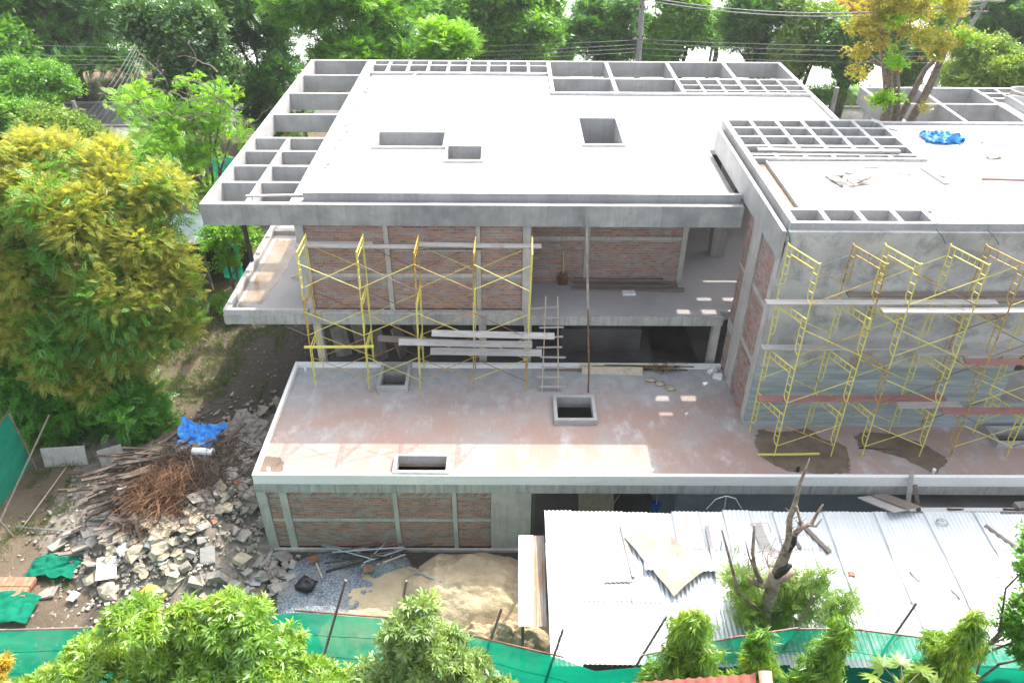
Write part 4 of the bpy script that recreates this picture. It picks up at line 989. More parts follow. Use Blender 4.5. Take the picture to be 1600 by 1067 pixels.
for i in range(24): s = rg.uniform(.08, .2); piece('brick_fragment', 'clay', (s*1.5, s, .07), 'small red brick fragment lying in the rubble heap', 'brick fragment', 'brick fragments in the rubble heap', gpt(-11, 17.5, 1.8, 1.8), .4, .02)
for i in range(40): s = rg.uniform(.1, .28); piece('concrete_chunk', 'chunk', (s*1.3, s, rg.uniform(.05, .12)), 'broken grey chunk at the building corner by the gravel', 'rubble', 'broken chunks by the building corner', gpt(-7.3, 15.6, .4, .5), .35, .04)
for i in range(70):
    p = gpt(-10.8, 16.4, .8, .8); r = rg.uniform(.12, .28)
    o = MB().blob((0, 0, 0), (r*1.2, r, r*.5), rg, 7, 5, .45).build('cement_sack', M['sack' if i % 9 else 'white']); o.location = (p[0], p[1], p[2]+r*.4); o.rotation_euler = (rg.gauss(0, .3), rg.gauss(0, .3), rg.random()*6)
    tag(o, 'crumpled beige paper sack in the front of the rubble heap', 'sack', 'paper sacks in the rubble heap')
for i in range(75):
    p = gpt(-9.3, 20.4, .9, 1.4); r = rg.uniform(.15, .35)
    o = MB().blob((0, 0, 0), (r*1.4, r, r*.45), rg, 7, 5, .5).build('torn_sack', M['sackg']); o.location = (p[0], p[1], p[2]+r*.3); o.rotation_euler = (rg.gauss(0, .3), rg.gauss(0, .3), rg.random()*6)
    tag(o, 'grey torn sacking at the back of the rubble heap', 'sack', 'torn sacks in the rubble heap')
for i in range(95):
    p = gpt(-12.2, 19.4, .8, .8); a = rg.gauss(.6, .3); l = rg.uniform(.5, 1.6); sl_ = rg.gauss(0, .08)
    v = Vector((math.cos(a)*l, math.sin(a)*l, sl_)); c = Vector(p)+Vector((0, 0, .1+rg.random()*.25))
    plank(c-v, c+v, w=rg.uniform(.06, .16), th=.05, mat='timber', label='dark broken timber in the rubble heap', group='broken timbers in the rubble heap', name='broken_timber', cat='timber')
for i in range(18):
    p = gpt(-12.6, 17.0, .6, .5); a = rg.uniform(0, 3.1); l = rg.uniform(.3, .7); v = Vector((math.cos(a)*l, math.sin(a)*l, rg.gauss(0, .15))); c = Vector(p)+Vector((0, 0, .15))
    plank(c-v, c+v, w=rg.uniform(.06, .14), th=.04, mat='plank_dark', label='grey broken board among the flat panels left of the rubble heap', group='boards among the flat panels', name='broken_board', cat='timber')
M['twig2'] = simple('pale brown dry twigs', (.19,.105,.06), .9, var=.4, sc=2, bump=0)
for k, (mt, cx, cy, sx, sy, nn, zt) in enumerate((('timber', -10.5, 18.9, .85, .8, 1900, .35), ('twig', -11.1, 17.9, .62, .62, 1700, .4), ('twig2', -11.3, 17.7, .45, .4, 900, .6))):
    mb = MB()
    for i in range(nn):
        x, y, z = gpt(cx, cy, sx, sy); a = rg.random()*6.28; l = rg.uniform(.15, .55); z += rg.random()*zt; c = Vector((x, y, z)); d = Vector((math.cos(a)*l, math.sin(a)*l, rg.gauss(.02, .12)))
        mb.tube([c-d, c+Vector((0, 0, rg.uniform(0, .08))), c+d], .008 if k else .011, 3, False)
    tag(mb.build('brushwood', M[mt]), ['dark brushwood tangle on top of the rubble heap', 'reddish brown dry brushwood in the middle of the rubble heap', 'lighter tan brushwood on the front of the brown tangle'][k], 'brushwood', kind='stuff')
mb = MB()
for i in range(2600):
    x, y, z = gpt(-10.8, 18, 1.8, 2.4); s = rg.uniform(.03, .11); mb.obox((x, y, z+.04), (s*1.5, s, s*.5), (rg.gauss(0, .4), rg.gauss(0, .4), rg.random()*6))
tag(mb.build('rubble_chips', M['chunk']), 'small rubble chips scattered over the heap', 'rubble chips', kind='stuff')
mb = MB()
for i in range(1300):
    x, y = rg.uniform(-16.5, -7.8), rg.uniform(14.2, 33); s = rg.uniform(.015, .06); mb.obox((x, y, -3.17+rz(x, y)), (s*1.5, s, s*.5), (0, 0, rg.random()*6))
tag(mb.build('stones', M['rubble']), 'loose stones and litter scattered over the soil left of the building', 'stones', kind='stuff')
crumple('tarpaulin', lambda u, v: ((u-.5)*1.5*(.75+.35*v), (v-.5)*1.5, .1-.35*abs(v-.5)), 30, 30, 'blue', 'crumpled striped blue tarpaulin on top of the rubble heap', 'tarpaulin', 13, .3, 3.2, loc=(-10.8, 20.3, -3.2+rz(-10.8, 20.3)+.42))
o = MB().tube([(-.35, 0, 0), (.35, -.05, .02)], .14, 10).build('plastic_roll', M['white'], smooth=False); o.location = (-10.3, 19.4, -3.2+rz(-10.3, 19.4)+.4); tag(o, 'white rolled plastic sheet below the blue tarpaulin', 'roll')
for i, (x, y) in enumerate(((-11.4, 21.8), (-11.3, 19.5))):
    o = MB().blob((0, 0, 0), (.35, .28, .2), rg, 12, 8, .3).build('plastic_bag', M['black'], smooth=True); o.location = (x, y, -3.2+rz(x, y)+.2); tag(o, ['black plastic bag behind the blue tarpaulin on the rubble heap', 'black plastic bag below the blue tarpaulin'][i], 'bag')
for i, (x, y, sx, sy, lab) in enumerate(((-12.25, 15.5, .55, .75, 'clean white board at the front left foot of the rubble heap'), (-11.6, 16.9, .4, .3, 'white plastic piece in the middle of the sacks'), (-12.5, 18.2, .3, .6, 'white splintered board left of the brown brushwood'), (-12.0, 17.5, .25, .5, 'pale bluish sheet beside the brown brushwood'), (-13.0, 14.7, .3, .3, 'small white carton by the brick stack'))):
    o = MB().obox((0, 0, 0), (sx, sy, .03), (.2, .1, .3+i), .02, rg).build('white_board', M['white']); o.location = (x, y, -3.2+rz(x, y)+.18); tag(o, lab, 'board')
o = MB().blob((0, 0, 0), (.45, .3, .18), rg, 12, 8, .3).build('yellow_sack', simple('yellow woven sack', (.62,.50,.08), .7), smooth=True); o.location = (-10.6, 14.75, -2.9); tag(o, 'yellow sack half hidden by the mango leaves', 'sack')
plank((-8.3, 17.4, -2.85), (-8.6, 15.4, -3.0), w=.35, th=.04, mat='plank', label='long pale board lying at the building corner below the rubble')
o = MB().obox((0, 0, 0), (.75, 1.6, .03), (0, 0, -.05)).build('steel_plate', M['greysteel']); o.location = (-7.9, 16.0, -3.08); tag(o, 'blue grey steel plate on the ground at the building corner', 'plate')
tube_thing('pipe', [(-16.2, 17.5, -3.1), (-12.6, 17.0, -2.9)], .03, 'greysteel', 'long thin pipe lying from the left net toward the rubble heap', 'pipe')
tube_thing('bamboo_pole', [(-16.0, 17.4, -3.1), (-15.8, 20.2, -3.0)], .022, 'wood_light', 'thin bamboo pole lying on the soil by the left net fence', 'pole')
tube_thing('rod', [(-10.2, 29.5, -3.1), (-8.6, 28.4, -3.05)], .02, 'greysteel', 'pale rod lying on the shaded soil beside the building', 'rod')
for i, (x, y, w_, a) in enumerate(((-16.0, 20.6, 1.5, .1), (-14.3, 20.6, .8, .5))):
    o = MB().obox((0, 0, .3), (w_, .06, .75), (-.25, 0, a)).build('cement_sheet', M['column']); o.location = (x, y, -3.15); tag(o, ['low grey cement panel standing in the shade below the big tree', 'grey cement panel leaning at the back of the timber heap'][i], 'panel')
# brick stack with bricks
bs = empty('brick_stack', 'stack of new red bricks partly under green tarps at the left photo edge', 'brick stack', (-15.6, 15.0, -3.15))
bm_ = None
for L_ in range(3):
    for i in range(14):
        for j in range(2):
            x = -16.6+i*.16+L_*.05; y = 14.75+j*.36+(L_ % 2)*.04; z = -3.1+L_*.12
            if bm_ is None:
                ob = MB().obox((0, 0, 0), (.145, .33, .105)).build('brick', M['clay'], bs, bevel=.006); bm_ = ob.data
            else:
                ob = bpy.data.objects.new('brick', bm_); C.objects.link(ob); ob.parent = bs
            ob.location = Vector((x, y, z))-bs.location; ob.rotation_euler = (0, 0, rg.uniform(-.05, .05))
crumple('green_tarp', lambda u, v: ((u-.5)*1.5, (v-.5)*.8, .1+.1*math.sin(u*3)), 22, 16, 'netd', 'green tarp bunched on the soil behind the brick stack', 'tarpaulin', 21, .16, 3, loc=(-14.1, 15.75, -3.1))
crumple('green_tarp', lambda u, v: ((u-.5)*2.4, (v-.5)*1.0, .15+.12*math.sin(u*3)), 30, 16, 'netd', 'green tarp draped over the front of the brick stack', 'tarpaulin', 22, .16, 2.6, loc=(-15.1, 14.2, -3.1))
# leaning slabs under upper floor
for i in range(6):
    o = MB().obox((0, 0, .55), (.6, .06, 1.2), (-.35, .1*i-.2, .3*i)).build('cement_sheet', M['chunk']); o.location = (-7.2+i*.75, 24.2+.3*(i % 3), -1.0 if i > 0 else -3.1); tag(o, 'concrete panel leaning in the dark storey under the upper floor', 'panel', 'panels stored under the upper floor')
# dark shed back left
sd = empty('tin_shed', 'small dark shed with pale roof sheets beyond the left balcony', 'shed', (-15, 34, -3.2))
MB().box(-16.5, -13.0, 34.5, 34.7, -3.2, -.6).build('back_wall', M['darksteel'], sd); MB().box(-16.6, -16.45, 32.5, 34.5, -3.2, -.5).build('side_wall', M['darksteel'], sd)
for x in (-14.6, -13.2): MB().box(x, x+.12, 32.6, 32.72, -3.2, -.3).build('post', M['plank_dark'], sd)
mb = MB().obox((-14.6, 33.4, -.1), (4.2, 2.6, .05), (.14, -.05, .05)); mb.build('roof', M['tin_blue'], sd)

# ------------------------------------------------------------------ clay tile roof corner
ct = empty('tiled_roof', 'corner of a dull red tiled roof at the bottom edge of the photo', 'roof', (4.2, 8.4, -.5))
A0 = at(1192, 1052, 8.2)
mb = MB(); n = 60
for j in range(2):
    for i in range(n+1):
        u = i/n*4.0; mb.v.append((A0.x-.15-u, A0.y-j*2.2, A0.z-.16*u*0-j*1.2-.13*u+.035*math.cos(u*2*math.pi/.2)))
for i in range(n): mb.f.append((i, i+1, n+2+i, n+1+i))
mb.build('tile_field', M['rooftile'], ct, smooth=True)
MB().tube([A0+Vector((.05, .05, .0)), A0+Vector((0, -1.0, -.55)), A0+Vector((0, -2.2, -1.2))], .12, 12).build('ridge_cap', simple('pinkish ridge tile', (.50,.27,.22), .7), ct, smooth=True)
MB().box(A0.x-4, A0.x-.1, A0.y-2.2, A0.y-.1, -3.2, A0.z-1.35).build('wall', M['wall'], ct)

# ------------------------------------------------------------------ vegetation
def quadleaf(base, d, w, l, bend=0, twist=0):
    """two-quad folded leaf template helper -> list of 4 verts (rhombus)"""
    d = np.array(d, float); d /= np.linalg.norm(d); up = np.array([0, 0, 1.])
    s = np.cross(d, up); s = s/np.linalg.norm(s) if np.linalg.norm(s) > 1e-3 else np.array([1., 0, 0])
    s = s*math.cos(twist)+np.cross(d, s)*math.sin(twist)
    b = np.array(base, float); mid = b+d*l*.45; tip = b+d*l+np.array([0, 0, -bend*l])
    return [b, mid+s*w/2, tip, mid-s*w/2]
def trileaf(base, d, w, l, bend=0, twist=0):
    b, m1, tip, m2 = quadleaf(base, d, w, l, bend, twist)
    c = b+(tip-b)*.22; s = (m1-m2)*.62
    return [c+s, tip, c-s]
def T_single(): return np.array([quadleaf((0,0,0), (1,0,0), .55, 1, .15)])
def T_rosette(n=10, seed=0):     # mango: long leaves radiating from a twig tip (x forward = axis)
    r = random.Random(seed); q = []
    for i in range(n):
        a = 2*math.pi*i/n+r.uniform(-.2, .2); el = r.uniform(.1, 1.1)
        d = (math.sin(el), math.cos(el)*math.cos(a), math.cos(el)*math.sin(a)); l = r.uniform(.75, 1.1)
        dd = np.array(d); m_ = dd*l*.5; s = np.cross(dd, [1, 0, 0]); s /= np.linalg.norm(s)+1e-9; w_ = .17*l*.5
        tip = dd*l-np.array([.28*l, 0, 0])
        q.append([np.zeros(3), m_+s*w_+np.array([.02, 0, 0]), tip, m_-s*w_]); 
    return np.array(q)
def T_frond(pairs=7, w=.16, ll=.34, droop=.35, seed=0):   # feathery compound leaf of unit length
    q = []
    for i in range(pairs):
        u = (i+.6)/pairs; b = np.array([u, 0, -droop*u*u]); L_ = ll*math.sin(math.pi*min(.95, u*.8+.18))
        for s in (-1, 1): q.append(trileaf(b, (.45, s, -.12), w, L_, .1, .2*s))
    return np.array(q)
def T_tuft(n=7, seed=0, w=.5):
    r = random.Random(seed); q = []
    for i in range(n):
        d = np.array([r.gauss(.3, .6), r.gauss(0, .7), r.gauss(0, .5)]); b = np.array([r.uniform(-.4, .4) for _ in range(3)])
        q.append(trileaf(b, d, w*.6, .6, .15, r.uniform(-.8, .8)))
    return np.array(q)
def T_droop(n=9, seed=0):       # ashoka: long narrow leaves hanging down
    r = random.Random(seed); q = []
    for i in range(n):
        d = np.array([r.uniform(.1, .75), r.gauss(0, .3), -1.0]); b = np.array([r.uniform(-.3, .35), r.uniform(-.35, .35), r.uniform(-.2, .4)])
        q.append(quadleaf(b, d, .13, r.uniform(.8, 1.3), .0, r.uniform(-.8, .8)))
    return np.array(q)
def T_whorl(n=8):               # broad palmate
    q = []
    for i in range(n):
        a = -1.9+3.8*i/(n-1); q.append(quadleaf((0, 0, 0), (math.cos(a), math.sin(a), -.1), .26, 1.0-.15*abs(a), .12))
    return np.array(q)
rng = np.random.default_rng(11)
def scatter(Ts, pos, fwd, scale, roll=None, keepup=True):
    out = []
    N_ = len(pos); idx = rng.integers(0, len(Ts), N_)
    f = fwd/np.maximum(1e-6, np.linalg.norm(fwd, axis=1, keepdims=True))
    up = np.tile([0, 0, 1.], (N_, 1)); s = np.cross(up, f); nl = np.linalg.norm(s, axis=1, keepdims=True)
    s = np.where(nl > .05, s/np.maximum(nl, 1e-6), np.array([[1., 0, 0]])); u = np.cross(f, s)
    a = rng.uniform(-.6, .6, N_) if keepup else rng.uniform(0, 6.28, N_)
    s2 = s*np.cos(a)[:, None]+u*np.sin(a)[:, None]; u2 = -s*np.sin(a)[:, None]+u*np.cos(a)[:, None]
    for k, T in enumerate(Ts):
        m = idx == k
        if not m.any(): continue
        t_ = T.reshape(-1, 3)
        P = pos[m][:, None, :]+scale[m][:, None, None]*(t_[None, :, 0:1]*f[m][:, None, :]+t_[None, :, 1:2]*s2[m][:, None, :]+t_[None, :, 2:3]*u2[m][:, None, :])
        out.append(P.reshape(-1, T.shape[1], 3))
    return np.concatenate(out)
def mesh_quads(name, V, mat, parent, kind=None):
    k_ = V.shape[1] if V.ndim == 3 else 4; V = V.reshape(-1, 3)
    n = len(V); nf = n//k_; me = bpy.data.meshes.new(name)
    me.vertices.add(n); me.vertices.foreach_set('co', (V-np.array(rootloc(parent)) if parent is not None else V).astype(np.float32).ravel())
    me.loops.add(n); me.loops.foreach_set('vertex_index', np.arange(n, dtype=np.int32))
    me.polygons.add(nf); me.polygons.foreach_set('loop_start', np.arange(0, n, k_, dtype=np.int32)); me.polygons.foreach_set('loop_total', np.full(nf, k_, dtype=np.int32))
    me.materials.append(mat); me.update(); me.validate()
    o = bpy.data.objects.new(name, me); C.objects.link(o)
    if parent is not None: o.parent = parent
    if kind: o['kind'] = kind
    return o
def crown_pts(blobs, K, per, sig, low=-.55, upb=.35, inner=.12, lump=9):
    B = np.array([(*b[0], *(b[1] if isinstance(b[1], tuple) else (b[1],)*3)) for b in blobs], float)
    if lump:
        E_ = []
        for b in B:
            for q in range(lump):
                d = rng.normal(size=3); d /= np.linalg.norm(d); d[2] = abs(d[2])*1.0-.25 if q % 3 else d[2]
                k = rng.uniform(.26, .46); E_.append([*(b[:3]+d*b[3:]*rng.uniform(.55, .82)), *(b[3:]*k)])
        B = np.array(E_)
    wts = B[:, 3]*B[:, 4]+B[:, 3]*B[:, 5]; wts /= wts.sum(); P = []; D = []
    while len(P) < K:
        n = K*2; bi = rng.choice(len(B), n, p=wts); d = rng.normal(size=(n, 3)); d /= np.linalg.norm(d, axis=1, keepdims=True)
        d = d[(d[:, 2] > low)]; bi = bi[:len(d)]; rad = np.where(rng.random(len(d)) < inner, rng.uniform(.35, .8, len(d)), rng.uniform(.82, 1.08, len(d)))
        p = B[bi, :3]+d*B[bi, 3:]*rad[:, None]
        ok = np.ones(len(p), bool)
        for j in range(len(B)):
            q = (((p-B[j, :3])/B[j, 3:])**2).sum(1); ok &= ~((q < .5) & (bi != j) & (rng.random(len(p)) > .3))
        for a, b in zip(p[ok], d[ok]): P.append(a); D.append(b)
    P = np.array(P[:K]); D = np.array(D[:K])
    pos = np.repeat(P, per, 0)+rng.normal(size=(K*per, 3))*np.array([sig, sig, sig*.6])
    fwd = np.repeat(D, per, 0)+rng.normal(size=(K*per, 3))*.55+np.array([0, 0, upb])
    return pos, fwd, P, D
def limb(mb, a, b, r0, r1, sag=0, n=5, wob=.12, seed=0):
    a = Vector(a); b = Vector(b); L_ = (b-a).length; pts = []
    for i in range(n+1):
        u = i/n; p = a.lerp(b, u)+Vector((mnoise.noise(Vector((seed, u*2.2, 1)))*wob*L_, mnoise.noise(Vector((seed, u*2.2, 8)))*wob*L_, sag*math.sin(math.pi*u)))*(math.sin(math.pi*u) if i < n else 0)
        pts.append(p)
    mb.tube(pts, [r0+(r1-r0)*i/n for i in range(n+1)], 6); return pts
def tree(name, label, blobs, base, trunk_top, r, Ts, K, per, sig, sc, lm, bark='bark', cat='tree', group=None, low=-.55, upb=.35, keepup=True, inner=.12, twigs=3, scv=.25, trunks=1):
    root = empty(name, label, cat, base, group)
    tr = MB(); b0 = Vector(base); tt = Vector(trunk_top)
    tp = limb(tr, b0-Vector((0, 0, .2)), tt, r, r*.6, 0, 6, .06, r*13+base[0])
    for q in range(1, trunks): limb(tr, b0+Vector((.3*q, .1, 0)), tt+Vector((.9*q, .2, .5)), r*.8, r*.4, 0, 6, .1, q*3+1)
    for i, (c, rad) in enumerate(blobs):
        st = tp[-1 - (i % 3)]; c = Vector(c); limb(tr, st, c, r*.42, r*.1, 0, 5, .12, i+base[0])
        rr = rad if not isinstance(rad, tuple) else rad[0]
        for k in range(twigs):
            d = Vector(rng.normal(size=3)); d.z = abs(d.z); d.normalize(); limb(tr, c, c+d*rr*.9, r*.1, r*.025, 0, 3, .15, i*7+k)
    tr.build('trunk', M[bark], root, smooth=True)
    pos, fwd, P, D = crown_pts(blobs, K, per, sig, low, upb, inner)
    scl = sc*(1+rng.uniform(-scv, scv, len(pos)))
    mesh_quads('crown', scatter(Ts, pos, fwd, scl, keepup=keepup), lm, root)
    return root
LM = {}
LM['feather'] = leafmat('yellow green feathery foliage', (.28,.35,.05), (.50,.47,.11), (.12,.30,.03), .5, .02, 1.1, (.48, .6))
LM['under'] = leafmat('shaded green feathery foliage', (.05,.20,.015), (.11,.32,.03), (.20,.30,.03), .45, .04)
LM['deep'] = leafmat('deep green foliage', (.028,.12,.02), (.065,.21,.028), (.13,.32,.03), .45, .04)
LM['dark'] = leafmat('dark glossy foliage', (.025,.09,.03), (.055,.15,.035), (.12,.24,.04), .35, .07)
LM['bright'] = leafmat('bright fresh green foliage', (.13,.34,.02), (.22,.46,.04), (.28,.50,.04), .5, .03)
LM['mid'] = leafmat('mid green foliage', (.06,.21,.02), (.13,.34,.03), (.24,.44,.035), .45, .04)
LM['mango'] = leafmat('glossy mango foliage', (.12,.27,.03), (.24,.42,.045), (.42,.52,.06), .48, .06)
LM['mango2'] = leafmat('grey green mango foliage', (.12,.22,.06), (.22,.34,.09), (.34,.46,.08), .42, .07)
LM['ashoka'] = leafmat('drooping ashoka foliage', (.06,.18,.01), (.16,.34,.02), (.42,.50,.03), .48, .05)
LM['dying'] = leafmat('yellowing brown leaves', (.22,.22,.04), (.38,.31,.07), (.18,.32,.04), .45, .03)
LM['gold'] = leafmat('golden orange foliage', (.40,.30,.05), (.54,.40,.06), (.26,.38,.04), .48, .03)
LM['olive'] = leafmat('olive green foliage', (.10,.21,.03), (.19,.33,.05), (.30,.38,.06), .45, .04)
LM['broad'] = leafmat('shaded broad green foliage', (.03,.15,.01), (.08,.29,.02), (.13,.36,.03), .45, .04)
TF = [T_frond(7, .105, .27, .35), T_frond(7, .12, .3, .5)]; TFc = [T_frond(6, .15, .32, .4), T_frond(5, .17, .34, .25)]
TT = [T_tuft(9, 1, .38), T_tuft(8, 2, .38), T_tuft(10, 3, .34)]; TR = [T_rosette(12, 1), T_rosette(13, 2), T_rosette(11, 3)]
TD = [T_droop(7, 1), T_droop(6, 2)]

def pxblobs(spec, Y):   # (px,py,radius_m[,dy]) -> world blobs
    out = []
    for s in spec:
        p = at(s[0], s[1], Y+(s[3] if len(s) > 3 else 0)); out.append(((p.x, p.y, p.z), s[2]))
    return out
def bgtree(cx, cy, rx, ry, Y, lab, lm, Ts, K, sc, nb=9, seed=0, bark='bark_dark', group='trees beyond the building', low=-.45, bx=None, name='tree', per=5, trunks=1, keepup=True, base_r=.28):
    rg = random.Random(seed+int(cx)); sc_m = (Y*.82+9)/F
    c = at(cx, cy, Y); RX = rx*sc_m; RZ = ry*sc_m*1.05; bl = []
    for i in range(nb):
        a = 2*math.pi*i/nb*1.9+rg.random(); q = .35+.5*(i/nb)
        bl.append(((c.x+math.cos(a)*RX*q, c.y+rg.uniform(-.45, .45)*RX, c.z+math.sin(a)*RZ*q), (RX*rg.uniform(.3, .46), RX*rg.uniform(.3, .46), RZ*rg.uniform(.28, .42))))
    bl.append(((c.x, c.y, c.z), (RX*.55, RX*.5, RZ*.55)))
    bxx = c.x if bx is None else at(bx, 150, Y).x
    return tree(name, lab, bl, (bxx, Y, -3.2), (c.x, Y, max(-1.0, c.z-RZ*.55)), base_r, Ts, K, per, .3, sc, lm, bark, group=group, low=low, trunks=trunks, keepup=keepup)
bgtree(95, 35, 165, 80, 62, 'wide umbrella shaped dark green tree with a thick trunk beyond the road', LM['deep'], TFc, 2565, 0.72, 12, 1, bx=130, base_r=.75)
bgtree(-30, 60, 80, 80, 57, 'bright green tree at the left photo edge behind the bushes', LM['mid'], TT, 900, .8, 7, 2)
bgtree(295, 95, 85, 105, 47, 'dark glossy leaved tree beside the leaning left utility pole', LM['dark'], TT, 1800, .55, 11, 3)
bgtree(225, 45, 70, 60, 68, 'dark tree in the gap behind the leaning left utility pole', LM['deep'], TT, 900, .7, 8, 33)
bgtree(400, 75, 100, 115, 55, 'deep green fern leaved tree with reddish pods behind the left roof corner', LM['deep'], TFc, 2295, 0.68, 11, 4)
bgtree(560, 28, 125, 72, 50, 'large bright fern leaved tree right behind the small back coffers', LM['mid'], TFc, 2565, 0.68, 12, 5)
bgtree(700, 72, 46, 34, 47, 'small bright green tree top low behind the roof middle', LM['bright'], TFc, 675, 0.54, 6, 6)
bgtree(800, 40, 95, 66, 60, 'green tree with pale twiggy right side behind the roof middle', LM['mid'], TT, 1300, .7, 11, 7)
bgtree(700, 25, 60, 40, 70, 'dark green tree behind the small bright tree top', LM['deep'], TT, 700, .8, 7, 77)
bgtree(955, 48, 62, 52, 63, 'round green tree just left of the tall concrete utility pole', LM['deep'], TFc, 1350, 0.61, 9, 8)
bgtree(1062, 38, 58, 60, 62, 'green tree just right of the tall concrete utility pole', LM['mid'], TT, 1000, .7, 9, 9, trunks=2)
bgtree(1190, 40, 68, 66, 63, 'bluish dark green tree behind the right big coffers', LM['deep'], TFc, 1620, 0.61, 10, 10, trunks=3)
bgtree(1262, 60, 50, 62, 60, 'light open crowned tree with a leaning trunk at the roof corner', LM['olive'], TT, 650, .6, 9, 11, bx=1240, trunks=2)
bgtree(1365, 12, 66, 34, 68, 'golden orange flowering tree at the top of the photo', LM['gold'], TFc, 945, 0.65, 8, 12)
bgtree(1325, 78, 48, 40, 58, 'dark tree with a thick twisted trunk between the two roofs', LM['deep'], TT, 700, .65, 8, 13, base_r=.4, trunks=2)
bgtree(1405, 85, 45, 35, 66, 'shady green tree behind the sparse yellowing tree', LM['deep'], TT, 500, .7, 7, 14, trunks=2)
bgtree(1465, 18, 62, 34, 70, 'bright green tree at the top right of the sparse yellowing tree', LM['bright'], TFc, 945, 0.65, 8, 15)
bgtree(1570, 45, 85, 66, 62, 'large dark green tree behind the leaning right utility pole', LM['deep'], TFc, 2025, 0.65, 11, 16)
bgtree(1555, 112, 78, 46, 47, 'soft pale green feathery bush behind the outbuilding roof', LM['olive'], TT, 1500, .38, 9, 17, bark='bark')
bgtree(45, 145, 82, 48, 50, 'pale green bush at the left edge before the road', LM['mid'], TT, 1300, .42, 9, 18, group='bushes left of the building')
bgtree(20, 190, 70, 42, 43, 'rounded green bush at the left edge above the big tree', LM['mid'], TT, 1000, .36, 8, 19, group='bushes left of the building')
bgtree(100, 205, 60, 36, 40, 'brownish olive bush by the short leaning pole', LM['olive'], TT, 800, .34, 8, 20, group='bushes left of the building')
bgtree(888, 62, 34, 36, 72, 'thin green tree in the gap left of the round green tree', LM['mid'], TT, 420, .6, 6, 51)
bgtree(1008, 62, 30, 40, 72, 'thin green tree hidden behind the tall concrete pole', LM['deep'], TT, 420, .6, 6, 52)
bgtree(1122, 55, 24, 34, 74, 'thin green tree behind the slanting pole by the water', LM['mid'], TT, 260, .6, 5, 53)
bgtree(1215, 85, 40, 30, 74, 'low dark tree beyond the bluish dark green tree', LM['deep'], TT, 420, .6, 6, 54)
# light tree with bare branches
bl = pxblobs([(215, 160, .9), (260, 200, 1.2, -1), (330, 180, 1.0), (225, 235, 1.0), (300, 250, 1.2, -1), (360, 215, .7), (255, 290, 1.0, -1), (320, 300, .8), (345, 150, .5), (290, 130, .5)], 36)
tb_ = tree('tree', 'fresh light green tree with bare curling branches left of the roof', bl, (bl[4][0][0], 36, -3.2), (bl[4][0][0], 36, .5), .22, TFc, 620, 5, .28, .42, LM['bright'], 'bark', low=-.6, twigs=5, inner=.3)
mb = MB()
for i in range(46):
    p = at(random.Random(i).uniform(230, 385), random.Random(i+99).uniform(105, 260), 35+random.Random(i).uniform(-1, 1)); pts = [p]; a = random.Random(i+5).uniform(-1, 4)
    for k in range(5): a += random.Random(i*9+k).uniform(-.7, .7); p = p+Vector((math.cos(a)*.4, .1*math.sin(a*3), math.sin(a)*.35)); pts.append(p)
    mb.tube(pts, [.03, .026, .022, .018, .013, .008], 4, False)
mb.build('bare_branches', M['deadwood'], tb_)
# big yellow-green tree
bl = pxblobs([(90, 270, 1.7, 2), (200, 275, 1.5, 2), (20, 300, 1.7, 1), (250, 310, 1.1, 1), (120, 350, 2.0), (225, 390, 1.4), (40, 400, 2.0), (285, 440, .8), (275, 510, .85, -1), (170, 450, 1.9, -1), (70, 500, 2.0, -1), (205, 540, 1.3, -1.5), (-30, 480, 1.6), (150, 590, 1.4, -1.5), (60, 620, 1.3, -1), (-40, 600, 1.5), (220, 610, .65, -1.5), (-20, 360, 1.8), (0, 560, 1.6, -1), (110, 530, 1.7, -1.5), (180, 330, 1.6, 1)], 25)
bt_ = tree('tree', 'huge yellow green feathery leaved tree filling the left side of the photo', bl, (-15.8, 25.2, -3.2), (-15.6, 25, 1.0), .45, TF, 8200, 6, .15, .33, LM['feather'], 'bark', low=-.6, upb=.25, inner=.08, twigs=5)
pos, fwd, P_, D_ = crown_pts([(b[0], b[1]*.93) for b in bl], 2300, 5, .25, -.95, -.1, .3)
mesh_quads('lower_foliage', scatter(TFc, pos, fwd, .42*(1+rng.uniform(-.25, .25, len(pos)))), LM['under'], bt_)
bl = pxblobs([(20, 690, 1.0), (90, 680, 1.1), (160, 690, 1.0), (230, 670, .8), (60, 640, 1.2), (200, 640, 1.0), (130, 725, .6), (130, 650, 1.1), (0, 650, 1.0), (60, 720, .8), (180, 725, .7), (10, 600, 1.0)], 22.4)
tree('tree', 'dark green fern leaved sapling in the shade under the huge yellow green tree', bl, (-15.6, 22.6, -3.2), (-15.4, 22.6, -1.5), .12, TFc, 1300, 5, .22, .5, LM['broad'], 'bark', low=-.7, upb=.1)
bl = pxblobs([(370, 360, .7), (340, 375, .7), (395, 385, .5), (350, 410, .5)], 32)
tree('tree', 'small light green tree seen under the left roof overhang', bl, (-13.2, 32, -3.2), (-13.2, 32, -1.2), .09, TT, 170, 5, .2, .3, LM['bright'], 'bark')
